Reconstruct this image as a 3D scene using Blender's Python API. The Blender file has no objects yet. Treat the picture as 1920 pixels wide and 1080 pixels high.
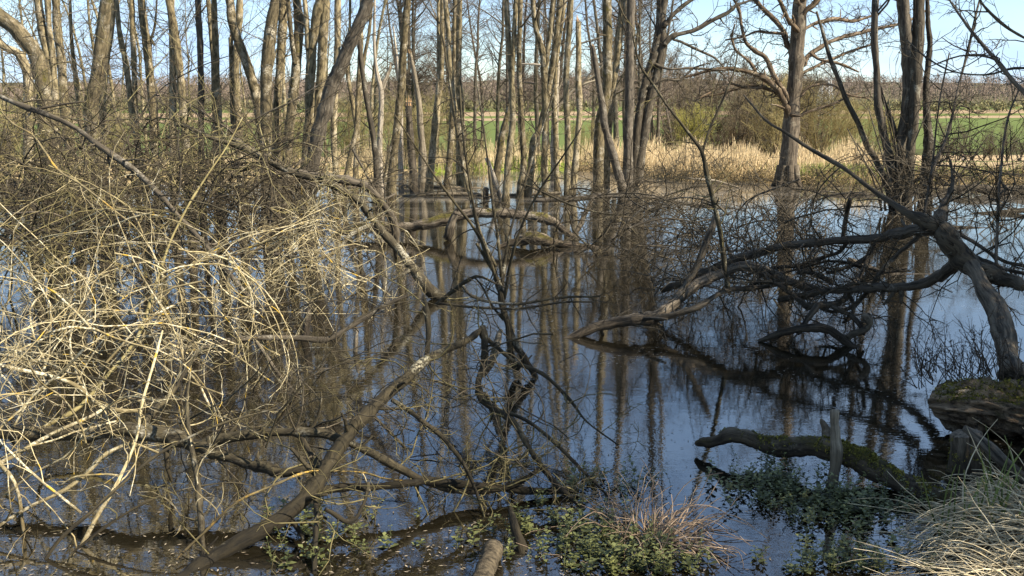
import bpy, math, random
import numpy as np
from mathutils import Vector

# ------------------------------------------------------------------ camera, sky, sun, exposure
S = bpy.context.scene
W0, H0 = 1920.0, 1080.0
FOC = 35.0
F = W0 * FOC / 36.0
CAMH = 1.9
YH = 215.0                                   # picture row of the horizon
TH = math.atan((540 - YH) / F)
cam_d = bpy.data.cameras.new('camera')
cam = bpy.data.objects.new('camera', cam_d)
S.collection.objects.link(cam)
cam.location = (0, 0, CAMH)
cam.rotation_euler = (math.pi / 2 - TH, 0, 0)
cam_d.lens = FOC
cam_d.sensor_width = 36
cam_d.clip_end = 6000
cam_d.clip_start = 0.05
S.camera = cam
SUN_AZ, SUN_EL = math.radians(116), math.radians(41)     # clockwise from the view direction (+Y)
wd = bpy.data.worlds.new('World')
S.world = wd
wd.use_nodes = True
nt = wd.node_tree
for n in list(nt.nodes):
    nt.nodes.remove(n)
wo = nt.nodes.new('ShaderNodeOutputWorld')
bg = nt.nodes.new('ShaderNodeBackground')
sky = nt.nodes.new('ShaderNodeTexSky')
sky.sky_type = 'NISHITA'
sky.sun_disc = False
sky.sun_elevation = SUN_EL
sky.sun_rotation = SUN_AZ
sky.air_density = 0.9
sky.dust_density = 0.15
sky.ozone_density = 2.0
tc = nt.nodes.new('ShaderNodeTexCoord')
mp = nt.nodes.new('ShaderNodeMapping')
mp.inputs['Scale'].default_value = (1.2, 1.2, 5.0)
cn = nt.nodes.new('ShaderNodeTexNoise')
cn.inputs['Scale'].default_value = 2.3
cn.inputs['Detail'].default_value = 7
cn.inputs['Roughness'].default_value = 0.55
cr = nt.nodes.new('ShaderNodeValToRGB')
cr.color_ramp.elements[0].position = 0.4
cr.color_ramp.elements[0].color = (0, 0, 0, 1)
cr.color_ramp.elements[1].position = 0.68
cr.color_ramp.elements[1].color = (0.85, 0.85, 0.85, 1)
mx = nt.nodes.new('ShaderNodeMixRGB')
mx.inputs[2].default_value = (3.1, 4.35, 6.2, 1)
nt.links.new(tc.outputs['Generated'], mp.inputs[0])
nt.links.new(mp.outputs[0], cn.inputs[0])
nt.links.new(cn.outputs[0], cr.inputs[0])
nt.links.new(cr.outputs[0], mx.inputs[0])
nt.links.new(sky.outputs[0], mx.inputs[1])
nt.links.new(mx.outputs[0], bg.inputs[0])
bg.inputs[1].default_value = 0.08
nt.links.new(bg.outputs[0], wo.inputs[0])
sl = bpy.data.lights.new('sun', 'SUN')
sl.energy = 5.0
sl.angle = math.radians(0.5)
sl.color = (1.0, 0.89, 0.71)
so = bpy.data.objects.new('sun', sl)
S.collection.objects.link(so)
sdir = Vector((math.sin(SUN_AZ) * math.cos(SUN_EL), math.cos(SUN_AZ) * math.cos(SUN_EL), math.sin(SUN_EL)))
so.rotation_euler = sdir.to_track_quat('Z', 'Y').to_euler()
S.view_settings.view_transform = 'Standard'
S.view_settings.look = 'None'
S.view_settings.exposure = 1.38
S.view_settings.gamma = 1.0
S.cycles.max_bounces = 5
S.cycles.diffuse_bounces = 2
S.cycles.glossy_bounces = 3
S.cycles.transparent_max_bounces = 8
S.cycles.caustics_reflective = False
S.cycles.caustics_refractive = False

# ------------------------------------------------------------------ helpers
rng = np.random.default_rng(7)
COS, SIN = math.cos(TH), math.sin(TH)


def ray(px, py):
    a = (np.asarray(px, float) - 960) / F
    b = (540 - np.asarray(py, float)) / F
    return np.stack([a, COS + b * SIN, -SIN + b * COS], -1)


def at(px, py, Y):
    """the point on the picture ray through px, py whose world y is Y"""
    r = ray(px, py)
    return np.array([0, 0, CAMH]) + r * (np.asarray(Y, float) / r[..., 1])[..., None]


def water_y(py):
    r = ray(960, py)
    return float(CAMH / -r[2] * r[1])


def depth(P):
    return P[..., 1] * COS - (P[..., 2] - CAMH) * SIN


def unit(v):
    return v / np.maximum(np.linalg.norm(v, axis=-1, keepdims=True), 1e-9)


class MB:
    """collects tubes and faces for ONE mesh"""

    def __init__(s):
        s.v, s.b, s.t, s.q, s.tri, s.n = [], [], [], [], [], 0
        s.smooth = True

    def tubes(s, P, R, sides=4, tint=None):
        P = np.asarray(P, float)
        R = np.asarray(R, float)
        if P.ndim == 2:
            P, R = P[None], R[None]
        M, K, _ = P.shape
        if M == 0:
            return s
        T = np.empty_like(P)
        T[:, 1:-1] = P[:, 2:] - P[:, :-2]
        T[:, 0] = P[:, 1] - P[:, 0]
        T[:, -1] = P[:, -1] - P[:, -2]
        T = unit(T)
        mean = np.abs(P[:, -1] - P[:, 0])
        ref = np.zeros((M, 3))
        ref[np.arange(M), np.argmin(mean, 1)] = 1.0
        U = unit(np.cross(T, ref[:, None, :]))
        V = np.cross(T, U)
        a = np.arange(sides) * 2 * math.pi / sides
        ca, sa = np.cos(a), np.sin(a)
        ring = P[:, :, None, :] + R[:, :, None, None] * (U[:, :, None, :] * ca[:, None] + V[:, :, None, :] * sa[:, None])
        L = np.concatenate([np.zeros((M, 1)), np.cumsum(np.linalg.norm(np.diff(P, axis=1), axis=2), 1)], 1)
        off = rng.uniform(0, 50, (M, 1, 1))
        B = np.stack([R[:, :, None] * ca + off, R[:, :, None] * sa + off, np.repeat(L[:, :, None], sides, 2) + off], -1)
        if tint is None:
            tint = rng.uniform(0, 1, M)
        s.v.append(ring.reshape(-1, 3))
        s.b.append(B.reshape(-1, 3))
        s.t.append(np.repeat(tint, K * sides))
        m = np.arange(M)[:, None, None] * K * sides
        k = np.arange(K - 1)[None, :, None] * sides
        j = np.arange(sides)[None, None, :]
        j2 = (j + 1) % sides
        q = np.stack(np.broadcast_arrays(m + k + j, m + k + j2, m + k + sides + j2, m + k + sides + j), -1).reshape(-1, 4)
        s.q.append(q + s.n)
        s.n += M * K * sides
        return s

    def faces(s, V, tint=None, b=None):
        """V (M,3 or 4,3): loose triangles or quads"""
        V = np.asarray(V, float)
        M, k, _ = V.shape
        if tint is None:
            tint = rng.uniform(0, 1, M)
        s.v.append(V.reshape(-1, 3))
        s.b.append(V.reshape(-1, 3) if b is None else b)
        s.t.append(np.repeat(tint, k))
        idx = np.arange(M * k).reshape(M, k) + s.n
        (s.q if k == 4 else s.tri).append(idx)
        s.n += M * k
        return s

    def grid(s, V, tint=0.5, b=None):
        a, c, _ = V.shape
        s.v.append(V.reshape(-1, 3))
        s.b.append(V.reshape(-1, 3) if b is None else b.reshape(-1, 3))
        s.t.append(np.full(a * c, tint))
        i = np.arange(a - 1)[:, None] * c + np.arange(c - 1)[None]
        s.q.append(np.stack([i, i + 1, i + c + 1, i + c], -1).reshape(-1, 4) + s.n)
        s.n += a * c
        return s

    def mesh(s, name, mat, origin=(0, 0, 0)):
        me = bpy.data.meshes.new(name)
        V = np.concatenate(s.v) - np.asarray(origin, float)
        q = np.concatenate(s.q) if s.q else np.zeros((0, 4), int)
        t = np.concatenate(s.tri) if s.tri else np.zeros((0, 3), int)
        me.vertices.add(len(V))
        me.vertices.foreach_set('co', V.astype(np.float32).ravel())
        me.loops.add(q.size + t.size)
        me.loops.foreach_set('vertex_index', np.concatenate([q.ravel(), t.ravel()]).astype(np.int32))
        me.polygons.add(len(q) + len(t))
        st = np.concatenate([np.arange(len(q)) * 4, q.size + np.arange(len(t)) * 3]).astype(np.int32)
        me.polygons.foreach_set('loop_start', st)
        if s.smooth:
            me.polygons.foreach_set('use_smooth', np.ones(len(st), bool))
        at_ = me.attributes.new('bark', 'FLOAT_VECTOR', 'POINT')
        at_.data.foreach_set('vector', np.concatenate(s.b).astype(np.float32).ravel())
        a2 = me.attributes.new('tint', 'FLOAT', 'POINT')
        a2.data.foreach_set('value', np.concatenate(s.t).astype(np.float32))
        me.materials.append(mat)
        me.update(calc_edges=True)
        return me

    def build(s, name, mat, parent=None, origin=None):
        if origin is None:
            origin = parent.location if parent is not None else (0, 0, 0)
        o = bpy.data.objects.new(name, s.mesh(name, mat, origin))
        S.collection.objects.link(o)
        if parent is not None:
            o.parent = parent
        else:
            o.location = origin
        return o


def tag(o, label=None, cat=None, group=None, kind=None):
    if label:
        o['label'] = label
    if cat:
        o['category'] = cat
    if group:
        o['group'] = group
    if kind:
        o['kind'] = kind
    return o


def thing(name, loc, label, cat, group=None):
    o = bpy.data.objects.new(name, None)
    o.empty_display_size = 0.2
    S.collection.objects.link(o)
    o.location = tuple(float(c) for c in loc)
    return tag(o, label, cat, group)


def copy_thing(root, loc, rz, sc, label=None):
    c = root.copy()
    S.collection.objects.link(c)
    c.location = loc
    c.rotation_euler = (0, 0, rz)
    c.scale = (sc, sc, sc)
    if label:
        c['label'] = label
    for ch in root.children:
        d = ch.copy()
        S.collection.objects.link(d)
        d.parent = c
    return c


def px(s):
    return np.array([[float(c) for c in p.split(',')] for p in s.split()])


def smooth(A, n):
    """Catmull-Rom through the rows of A, n samples a segment"""
    A = np.asarray(A, float)
    if len(A) < 3:
        t = np.linspace(0, 1, n + 1)[:, None]
        return A[0] * (1 - t) + A[1] * t
    B = np.vstack([2 * A[0] - A[1], A, 2 * A[-1] - A[-2]])
    out = []
    for i in range(1, len(B) - 2):
        t = np.linspace(0, 1, n, endpoint=False)[:, None]
        p0, p1, p2, p3 = B[i - 1], B[i], B[i + 1], B[i + 2]
        out.append(0.5 * (2 * p1 + (p2 - p0) * t + (2 * p0 - 5 * p1 + 4 * p2 - p3) * t * t + (3 * p1 - p0 - 3 * p2 + p3) * t ** 3))
    out.append(A[-1:])
    return np.vstack(out)


def trace(s, Y, n=4, wob=0.0):
    """picture polyline 'x,y,w ...' at distance Y (number, or a list spread along it) -> smooth 3D points, radii"""
    A = px(s)
    Ys = np.interp(np.linspace(0, 1, len(A)), np.linspace(0, 1, len(np.atleast_1d(Y))), np.atleast_1d(Y))
    P = at(A[:, 0], A[:, 1], Ys)
    R = A[:, 2] / 2 / F * depth(P)
    Q = smooth(np.column_stack([P, R]), n)
    P, R = Q[:, :3], np.maximum(Q[:, 3], 0.0015)
    if wob:
        w = rng.normal(0, 1, P.shape)
        w = sum(np.roll(w, q, 0) for q in range(-n, n + 1)) / math.sqrt(2 * n + 1) * 0.6
        w[0] = w[-1] = 0
        P = P + w * wob * R[:, None]
        v = rng.normal(0, 1, len(R))
        R = R * (1 + 0.09 * sum(np.roll(v, q) for q in range(-2, 3)) / 2.2)
    return P, R


def capped(P, R, end=True, start=True):
    if end:
        d = unit(P[-1] - P[-2])
        P = np.vstack([P, P[-1] + d * R[-1] * 0.12, P[-1] + d * R[-1] * 0.14])
        R = np.concatenate([R, [R[-1] * 0.8, 0.0008]])
    if start:
        d = unit(P[0] - P[1])
        P = np.vstack([P[0] + d * R[0] * 0.14, P[0] + d * R[0] * 0.12, P])
        R = np.concatenate([[0.0008, R[0] * 0.8], R])
    return P, R


def walk(start, d, length, K=6, wander=0.15, curl=0.0, trop=(0, 0, 0), r0=0.004, r1=0.0012):
    start = np.atleast_2d(np.asarray(start, float))
    M = len(start)
    d = unit(np.broadcast_to(np.asarray(d, float), (M, 3)).copy())
    L = np.broadcast_to(np.asarray(length, float), (M,))
    step = (L / (K - 1))[:, None]
    ax = unit(rng.normal(0, 1, (M, 3)))
    P = np.empty((M, K, 3))
    P[:, 0] = start
    tr = np.asarray(trop, float)
    for k in range(1, K):
        d = unit(d + wander * rng.normal(0, 1, (M, 3)) + curl * np.cross(ax, d) + tr)
        P[:, k] = P[:, k - 1] + d * step
    r0 = np.broadcast_to(np.asarray(r0, float), (M,))[:, None]
    r1 = np.broadcast_to(np.asarray(r1, float), (M,))[:, None]
    t = np.linspace(0, 1, K)[None]
    return P, r0 * (1 - t) + r1 * t


def shoots(P, R, per, tmin=0.15, tmax=0.97, spread=0.9, jit=0.35):
    """start points, directions, radii for children growing from tubes P (M,K,3)"""
    M, K, _ = P.shape
    i = np.repeat(np.arange(M), per)
    t = rng.uniform(tmin, tmax, len(i)) * (K - 1)
    k = np.minimum(t.astype(int), K - 2)
    f = (t - k)[:, None]
    a, b = P[i, k], P[i, k + 1]
    T = unit(b - a)
    pr = unit(np.cross(T, rng.normal(0, 1, T.shape)))
    ang = np.clip(spread + jit * rng.normal(0, 1, len(i)), 0.15, 1.6)[:, None]
    r = R[i, k] * (1 - f[:, 0]) + R[i, k + 1] * f[:, 0]
    return a * (1 - f) + b * f, T * np.cos(ang) + pr * np.sin(ang), r, t / (K - 1)


def resample(P, R, K):
    L = np.concatenate([[0], np.cumsum(np.linalg.norm(np.diff(P, axis=0), axis=1))])
    t = np.linspace(0, L[-1], K)
    return np.stack([np.interp(t, L, P[:, c]) for c in range(3)], 1), np.interp(t, L, R), L[-1]


# ------------------------------------------------------------------ materials
def node_mat(name):
    m = bpy.data.materials.new(name)
    m.use_nodes = True
    t = m.node_tree
    p = t.nodes['Principled BSDF']
    return m, t, p


def N(t, kind, **kw):
    n = t.nodes.new(kind)
    for k, v in kw.items():
        if k in n.inputs:
            n.inputs[k].default_value = v
        else:
            setattr(n, k, v)
    return n


def ramp(t, src, stops):
    r = t.nodes.new('ShaderNodeValToRGB')
    e = r.color_ramp.elements
    e[0].position, e[0].color = stops[0][0], (*stops[0][1], 1)
    e[1].position, e[1].color = stops[1][0], (*stops[1][1], 1)
    for p_, c in stops[2:]:
        x = e.new(p_)
        x.color = (*c, 1)
    t.links.new(src, r.inputs[0])
    return r.outputs[0]


def mixc(t, fac, a, b):
    m = t.nodes.new('ShaderNodeMixRGB')
    if isinstance(fac, (int, float)):
        m.inputs[0].default_value = fac
    else:
        t.links.new(fac, m.inputs[0])
    for i, c in ((1, a), (2, b)):
        if isinstance(c, tuple):
            m.inputs[i].default_value = (*c, 1)
        else:
            t.links.new(c, m.inputs[i])
    return m.outputs[0]


def mul(t, a, b, op='MULTIPLY'):
    m = t.nodes.new('ShaderNodeMath')
    m.operation = op
    m.use_clamp = op != 'MULTIPLY' or True
    for i, c in ((0, a), (1, b)):
        if isinstance(c, (int, float)):
            m.inputs[i].default_value = c
        else:
            t.links.new(c, m.inputs[i])
    return m.outputs[0]


def bark(name, lo, hi, scale=22, stretch=0.22, lichen=None, lich_amt=0.5, moss=0.0, spot=None, bump=0.6, crack=0.45, tint_amt=0.25, moss_up=True, flood=True):
    m, t, p = node_mat(name)
    A = N(t, 'ShaderNodeAttribute', attribute_name='bark')
    mp = N(t, 'ShaderNodeMapping')
    mp.inputs['Scale'].default_value = (scale, scale, scale * stretch)
    t.links.new(A.outputs['Vector'], mp.inputs[0])
    n1 = N(t, 'ShaderNodeTexNoise', Scale=1.0, Detail=6.0, Roughness=0.65)
    t.links.new(mp.outputs[0], n1.inputs['Vector'])
    col = ramp(t, n1.outputs[0], [(0.36, lo), (0.64, hi), (0.5, tuple((a + b) / 2 for a, b in zip(lo, hi)))])
    tv = N(t, 'ShaderNodeAttribute', attribute_name='tint')
    oi = N(t, 'ShaderNodeObjectInfo')
    vr = N(t, 'ShaderNodeMixRGB', blend_type='MULTIPLY')
    vr.inputs[0].default_value = 1.0
    t.links.new(col, vr.inputs[1])
    t.links.new(ramp(t, oi.outputs['Random'], [(0.0, (0.68, 0.66, 0.6)), (0.5, (1.0, 0.98, 0.9)), (1.0, (1.2, 1.2, 1.2))]), vr.inputs[2])
    col = vr.outputs[0]
    dk = tuple(c * 0.6 for c in lo)
    col = mixc(t, mul(t, tv.outputs['Fac'], tint_amt), col, dk)
    n2 = N(t, 'ShaderNodeTexNoise', Scale=5.0, Detail=5.0, Roughness=0.6)
    t.links.new(A.outputs['Vector'], n2.inputs['Vector'])
    if lichen:
        f = ramp(t, n2.outputs[0], [(0.62 - 0.25 * lich_amt, (0, 0, 0)), (0.72 - 0.2 * lich_amt, (1, 1, 1))])
        n4 = N(t, 'ShaderNodeTexNoise', Scale=70.0, Detail=3.0)
        t.links.new(A.outputs['Vector'], n4.inputs['Vector'])
        f = mul(t, f, ramp(t, n4.outputs[0], [(0.4, (0, 0, 0)), (0.6, (1, 1, 1))]))
        col = mixc(t, f, col, lichen)
    if spot:
        n5 = N(t, 'ShaderNodeTexNoise', Scale=9.0, Detail=4.0)
        t.links.new(A.outputs['Vector'], n5.inputs['Vector'])
        col = mixc(t, ramp(t, n5.outputs[0], [(0.64, (0, 0, 0)), (0.67, (1, 1, 1))]), col, spot)
    if moss:
        n6 = N(t, 'ShaderNodeTexNoise', Scale=3.2, Detail=5.0, Roughness=0.65)
        g = N(t, 'ShaderNodeNewGeometry')
        t.links.new(g.outputs['Position'], n6.inputs['Vector'])
        f = ramp(t, n6.outputs[0], [(0.62 - 0.3 * moss, (0, 0, 0)), (0.70 - 0.3 * moss, (1, 1, 1))])
        if moss_up:
            sx = N(t, 'ShaderNodeSeparateXYZ')
            t.links.new(g.outputs['Normal'], sx.inputs[0])
            f = mul(t, f, ramp(t, sx.outputs[2], [(0.0, (0, 0, 0)), (0.5, (1, 1, 1))]))
        n7 = N(t, 'ShaderNodeTexNoise', Scale=60.0, Detail=3.0)
        t.links.new(g.outputs['Position'], n7.inputs['Vector'])
        mc = ramp(t, n7.outputs[0], [(0.3, (0.022, 0.022, 0.007)), (0.7, (0.12, 0.10, 0.022))])
        col = mixc(t, f, col, mc)
    gp = N(t, 'ShaderNodeNewGeometry')
    sp = N(t, 'ShaderNodeSeparateXYZ')
    t.links.new(gp.outputs['Position'], sp.inputs[0])
    zz = N(t, 'ShaderNodeMath', operation='MULTIPLY_ADD')
    t.links.new(n2.outputs[0], zz.inputs[0])
    zz.inputs[1].default_value = -0.3
    t.links.new(sp.outputs[2], zz.inputs[2])
    if flood:                                    # dark tide mark left by the high water
        wt_ = ramp(t, zz.outputs[0], [(0.0, (0.5, 0.48, 0.45)), (0.07, (1, 1, 1))])
        ml = N(t, 'ShaderNodeMixRGB', blend_type='MULTIPLY')
        ml.inputs[0].default_value = 1.0
        t.links.new(col, ml.inputs[1])
        t.links.new(wt_, ml.inputs[2])
        col = ml.outputs[0]
    t.links.new(col, p.inputs['Base Color'])
    p.inputs['Roughness'].default_value = 0.85
    p.inputs['Specular IOR Level'].default_value = 0.25
    if bump:
        b = N(t, 'ShaderNodeBump', Strength=bump, Distance=0.02)
        t.links.new(n1.outputs[0], b.inputs['Height'])
        t.links.new(b.outputs[0], p.inputs['Normal'])
    return m


M = {}
M['alder'] = bark('alder_bark', (0.032, 0.026, 0.015), (0.29, 0.24, 0.145), 20, 0.35, (0.42, 0.37, 0.28), 0.4, bump=1.0)
M['alder_moss'] = bark('mossy_alder_bark', (0.035, 0.03, 0.018), (0.21, 0.172, 0.108), 26, 0.3, (0.38, 0.345, 0.27), 0.4, moss=0.16, moss_up=False)
M['dark'] = bark('dark_bark', (0.03, 0.026, 0.021), (0.125, 0.105, 0.08), 24, 0.2, (0.22, 0.2, 0.16), 0.3)
M['oak'] = bark('oak_bark', (0.03, 0.024, 0.018), (0.16, 0.128, 0.092), 20, 0.16, (0.26, 0.23, 0.17), 0.3, bump=1.0)
M['oak_limb'] = bark('oak_limb_bark', (0.05, 0.036, 0.025), (0.2, 0.145, 0.095), 24, 0.2, (0.3, 0.25, 0.18), 0.3)
M['willow'] = bark('willow_bark', (0.022, 0.018, 0.014), (0.125, 0.105, 0.078), 26, 0.13, (0.3, 0.28, 0.22), 0.25, bump=1.0)
M['limb'] = bark('limb_bark', (0.018, 0.015, 0.010), (0.088, 0.074, 0.045), 40, 0.25, (0.3, 0.28, 0.22), 0.2)
M['mosslimb'] = bark('mossy_limb_bark', (0.013, 0.011, 0.007), (0.062, 0.051, 0.029), 40, 0.25, (0.26, 0.24, 0.17), 0.2)
M['pale'] = bark('lichen_twig_bark', (0.17, 0.135, 0.07), (0.56, 0.475, 0.27), 60, 0.3, (0.6, 0.55, 0.4), 0.6, spot=(0.45, 0.3, 0.05), tint_amt=0.85)
M['pole'] = bark('smooth_green_bark', (0.13, 0.11, 0.048), (0.29, 0.25, 0.125), 30, 0.2, (0.42, 0.38, 0.22), 0.3, bump=0.25)
M['yellow'] = bark('yellow_lichen_bark', (0.06, 0.048, 0.028), (0.24, 0.2, 0.11), 60, 0.3, (0.4, 0.25, 0.045), 0.45)
M['twig_d'] = bark('dark_twig_bark', (0.025, 0.021, 0.015), (0.11, 0.09, 0.06), 60, 0.3, None, 0, tint_amt=0.5, bump=0, flood=False)
M['twig_b'] = bark('brown_twig_bark', (0.06, 0.048, 0.032), (0.22, 0.18, 0.12), 60, 0.3, None, 0, tint_amt=0.6, bump=0, flood=False)
M['twig_o'] = bark('olive_twig_bark', (0.085, 0.073, 0.033), (0.30, 0.26, 0.13), 60, 0.3, None, 0, tint_amt=0.6, bump=0, flood=False)
M['twig_far'] = bark('far_twig_bark', (0.07, 0.055, 0.048), (0.17, 0.135, 0.115), 8, 0.3, None, 0, tint_amt=0.4, bump=0, flood=False)
M['khaki'] = bark('khaki_twig_bark', (0.14, 0.115, 0.05), (0.36, 0.31, 0.15), 8, 0.3, None, 0, tint_amt=0.4, bump=0, flood=False)
M['spring'] = bark('fresh_willow_twig', (0.17, 0.16, 0.04), (0.36, 0.33, 0.1), 8, 0.3, None, 0, tint_amt=0.4, bump=0, flood=False)
M['dead'] = bark('dead_grey_wood', (0.11, 0.095, 0.075), (0.42, 0.37, 0.30), 34, 0.07, None, 0, bump=1.0)
M['deaddark'] = bark('dark_weathered_wood', (0.018, 0.015, 0.011), (0.12, 0.1, 0.078), 34, 0.08, (0.22, 0.195, 0.155), 0.2, bump=1.0)
M['greywood'] = bark('grey_weathered_limb', (0.018, 0.015, 0.011), (0.19, 0.16, 0.125), 34, 0.1, None, 0, bump=1.2)
M['mosslog'] = bark('mossy_log_bark', (0.035, 0.028, 0.02), (0.19, 0.155, 0.115), 34, 0.12, (0.28, 0.25, 0.2), 0.3, moss=0.36, bump=1.0)
M['brightwood'] = bark('fresh_split_wood', (0.24, 0.14, 0.07), (0.5, 0.33, 0.18), 40, 0.07, None, 0, bump=0.6)
M['straw'] = bark('dry_straw', (0.2, 0.145, 0.075), (0.58, 0.46, 0.27), 30, 0.2, None, 0, tint_amt=0.6, bump=0, flood=False)
M['reed'] = bark('dead_reed', (0.37, 0.28, 0.155), (0.72, 0.58, 0.37), 3, 0.5, None, 0, tint_amt=0.55, bump=0, flood=False)
M['bankstraw'] = bark('bleached_bank_grass', (0.36, 0.30, 0.19), (0.78, 0.69, 0.50), 30, 0.2, None, 0, tint_amt=0.55, bump=0, flood=False)
M['rotwood'] = bark('rotten_wood', (0.03, 0.022, 0.015), (0.30, 0.215, 0.135), 24, 0.8, (0.34, 0.29, 0.22), 0.4, moss=0.30, bump=1.5)
M['tussock'] = bark('dry_stem', (0.2, 0.14, 0.1), (0.6, 0.47, 0.36), 30, 0.2, None, 0, tint_amt=0.7, bump=0, flood=False)
M['birch'] = bark('pale_birch_bark', (0.03, 0.025, 0.018), (0.27, 0.23, 0.17), 30, 2.2, None, 0, bump=0.6)
M['catkin'] = bark('bud_bark', (0.03, 0.022, 0.018), (0.09, 0.07, 0.05), 60, 0.3, None, 0, bump=0)


def simple(name, lo, hi, scale=8, rough=0.7, coord='pos', tint=False, trans=0.0):
    m, t, p = node_mat(name)
    g = N(t, 'ShaderNodeNewGeometry')
    n = N(t, 'ShaderNodeTexNoise', Scale=float(scale), Detail=5.0)
    t.links.new(g.outputs['Position'], n.inputs['Vector'])
    src = n.outputs[0]
    if tint:
        tv = N(t, 'ShaderNodeAttribute', attribute_name='tint')
        src = mul(t, mul(t, src, 0.5), mul(t, tv.outputs['Fac'], 0.5), 'ADD')
    t.links.new(ramp(t, src, [(0.3, lo), (0.7, hi)]), p.inputs['Base Color'])
    p.inputs['Roughness'].default_value = rough
    p.inputs['Specular IOR Level'].default_value = 0.3
    if trans:
        p.inputs['Transmission Weight'].default_value = 0.0
        p.inputs['Subsurface Weight'].default_value = 0.0
    return m


M['leaf'] = simple('water_plant_leaf', (0.03, 0.037, 0.012), (0.145, 0.155, 0.055), 12, 0.5, tint=True)
M['iris'] = simple('green_blade', (0.06, 0.085, 0.018), (0.17, 0.21, 0.06), 5, 0.5, tint=True)
M['grassgreen'] = simple('fresh_bank_grass', (0.1, 0.13, 0.02), (0.24, 0.27, 0.07), 2, 0.7, tint=True)
M['steel'] = simple('galvanised_steel', (0.42, 0.44, 0.45), (0.52, 0.54, 0.55), 2, 0.5)
M['wood'] = simple('far_wood_twigs', (0.13, 0.10, 0.082), (0.24, 0.185, 0.145), 0.02, 0.9, tint=True)
M['scrub'] = simple('far_scrub_twigs', (0.10, 0.095, 0.045), (0.2, 0.185, 0.085), 0.03, 0.9, tint=True)
M['fleck'] = simple('floating_leaf_bits', (0.06, 0.045, 0.03), (0.3, 0.25, 0.18), 20, 0.8, tint=True)
M['skin'] = simple('skin', (0.5, 0.33, 0.25), (0.55, 0.36, 0.27), 5, 0.6)
M['white_cloth'] = simple('white_cloth', (0.75, 0.75, 0.76), (0.8, 0.8, 0.82), 5, 0.8)
M['black_cloth'] = simple('black_cloth', (0.02, 0.02, 0.025), (0.04, 0.04, 0.045), 5, 0.8)
M['red_cloth'] = simple('dark_red_cloth', (0.1, 0.02, 0.025), (0.14, 0.03, 0.03), 5, 0.8)


def ground_mat():
    m, t, p = node_mat('ground_fields')
    g = N(t, 'ShaderNodeNewGeometry')
    sx = N(t, 'ShaderNodeSeparateXYZ')
    t.links.new(g.outputs['Position'], sx.inputs[0])
    n = N(t, 'ShaderNodeTexNoise', Scale=0.02, Detail=3.0)
    t.links.new(g.outputs['Position'], n.inputs['Vector'])
    # distance along the valley, field edges slightly skewed
    d = N(t, 'ShaderNodeMath', operation='MULTIPLY_ADD')
    t.links.new(sx.outputs[0], d.inputs[0])
    d.inputs[1].default_value = -0.10
    t.links.new(sx.outputs[1], d.inputs[2])
    lg = N(t, 'ShaderNodeMath', operation='LOGARITHM')
    t.links.new(d.outputs[0], lg.inputs[0])
    lg.inputs[1].default_value = 10.0
    sc = N(t, 'ShaderNodeMapRange')
    sc.inputs['From Min'].default_value = 1.0
    sc.inputs['From Max'].default_value = 3.4
    t.links.new(lg.outputs[0], sc.inputs[0])
    f = lambda dist: (math.log10(dist) - 1) / 2.4
    mud, straw_, lgreen = (0.07, 0.055, 0.035), (0.30, 0.235, 0.13), (0.16, 0.2, 0.035)
    tan, green, brown = (0.38, 0.29, 0.18), (0.105, 0.14, 0.042), (0.30, 0.225, 0.15)
    stops = [(0.0, mud), (1.0, (0.06, 0.055, 0.03))]
    r = t.nodes.new('ShaderNodeValToRGB')
    r.color_ramp.interpolation = 'CONSTANT'
    e = r.color_ramp.elements
    e[0].position, e[0].color = 0.0, (*mud, 1)
    e[1].position, e[1].color = f(29), (*straw_, 1)
    for dist, c in ((33, lgreen), (66, tan), (215, green), (240, tan), (330, (0.07, 0.08, 0.025)), (390, green), (690, brown), (725, (0.11, 0.14, 0.04)), (765, brown), (830, green), (900, (0.09, 0.085, 0.045))):
        x = e.new(f(dist))
        x.color = (*c, 1)
    t.links.new(sc.outputs[0], r.inputs[0])
    n2 = N(t, 'ShaderNodeTexNoise', Scale=1.6, Detail=8.0, Roughness=0.7)
    t.links.new(g.outputs['Position'], n2.inputs['Vector'])
    dk = N(t, 'ShaderNodeMixRGB', blend_type='MULTIPLY')
    dk.inputs[0].default_value = 0.8
    t.links.new(r.outputs[0], dk.inputs[1])
    t.links.new(ramp(t, n2.outputs[0], [(0.3, (0.5, 0.5, 0.45)), (0.7, (1.25, 1.2, 1.1))]), dk.inputs[2])
    t.links.new(dk.outputs[0], p.inputs['Base Color'])
    p.inputs['Roughness'].default_value = 0.95
    p.inputs['Specular IOR Level'].default_value = 0.1
    b = N(t, 'ShaderNodeBump', Strength=0.6, Distance=0.05)
    t.links.new(n2.outputs[0], b.inputs['Height'])
    t.links.new(b.outputs[0], p.inputs['Normal'])
    return m


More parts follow.
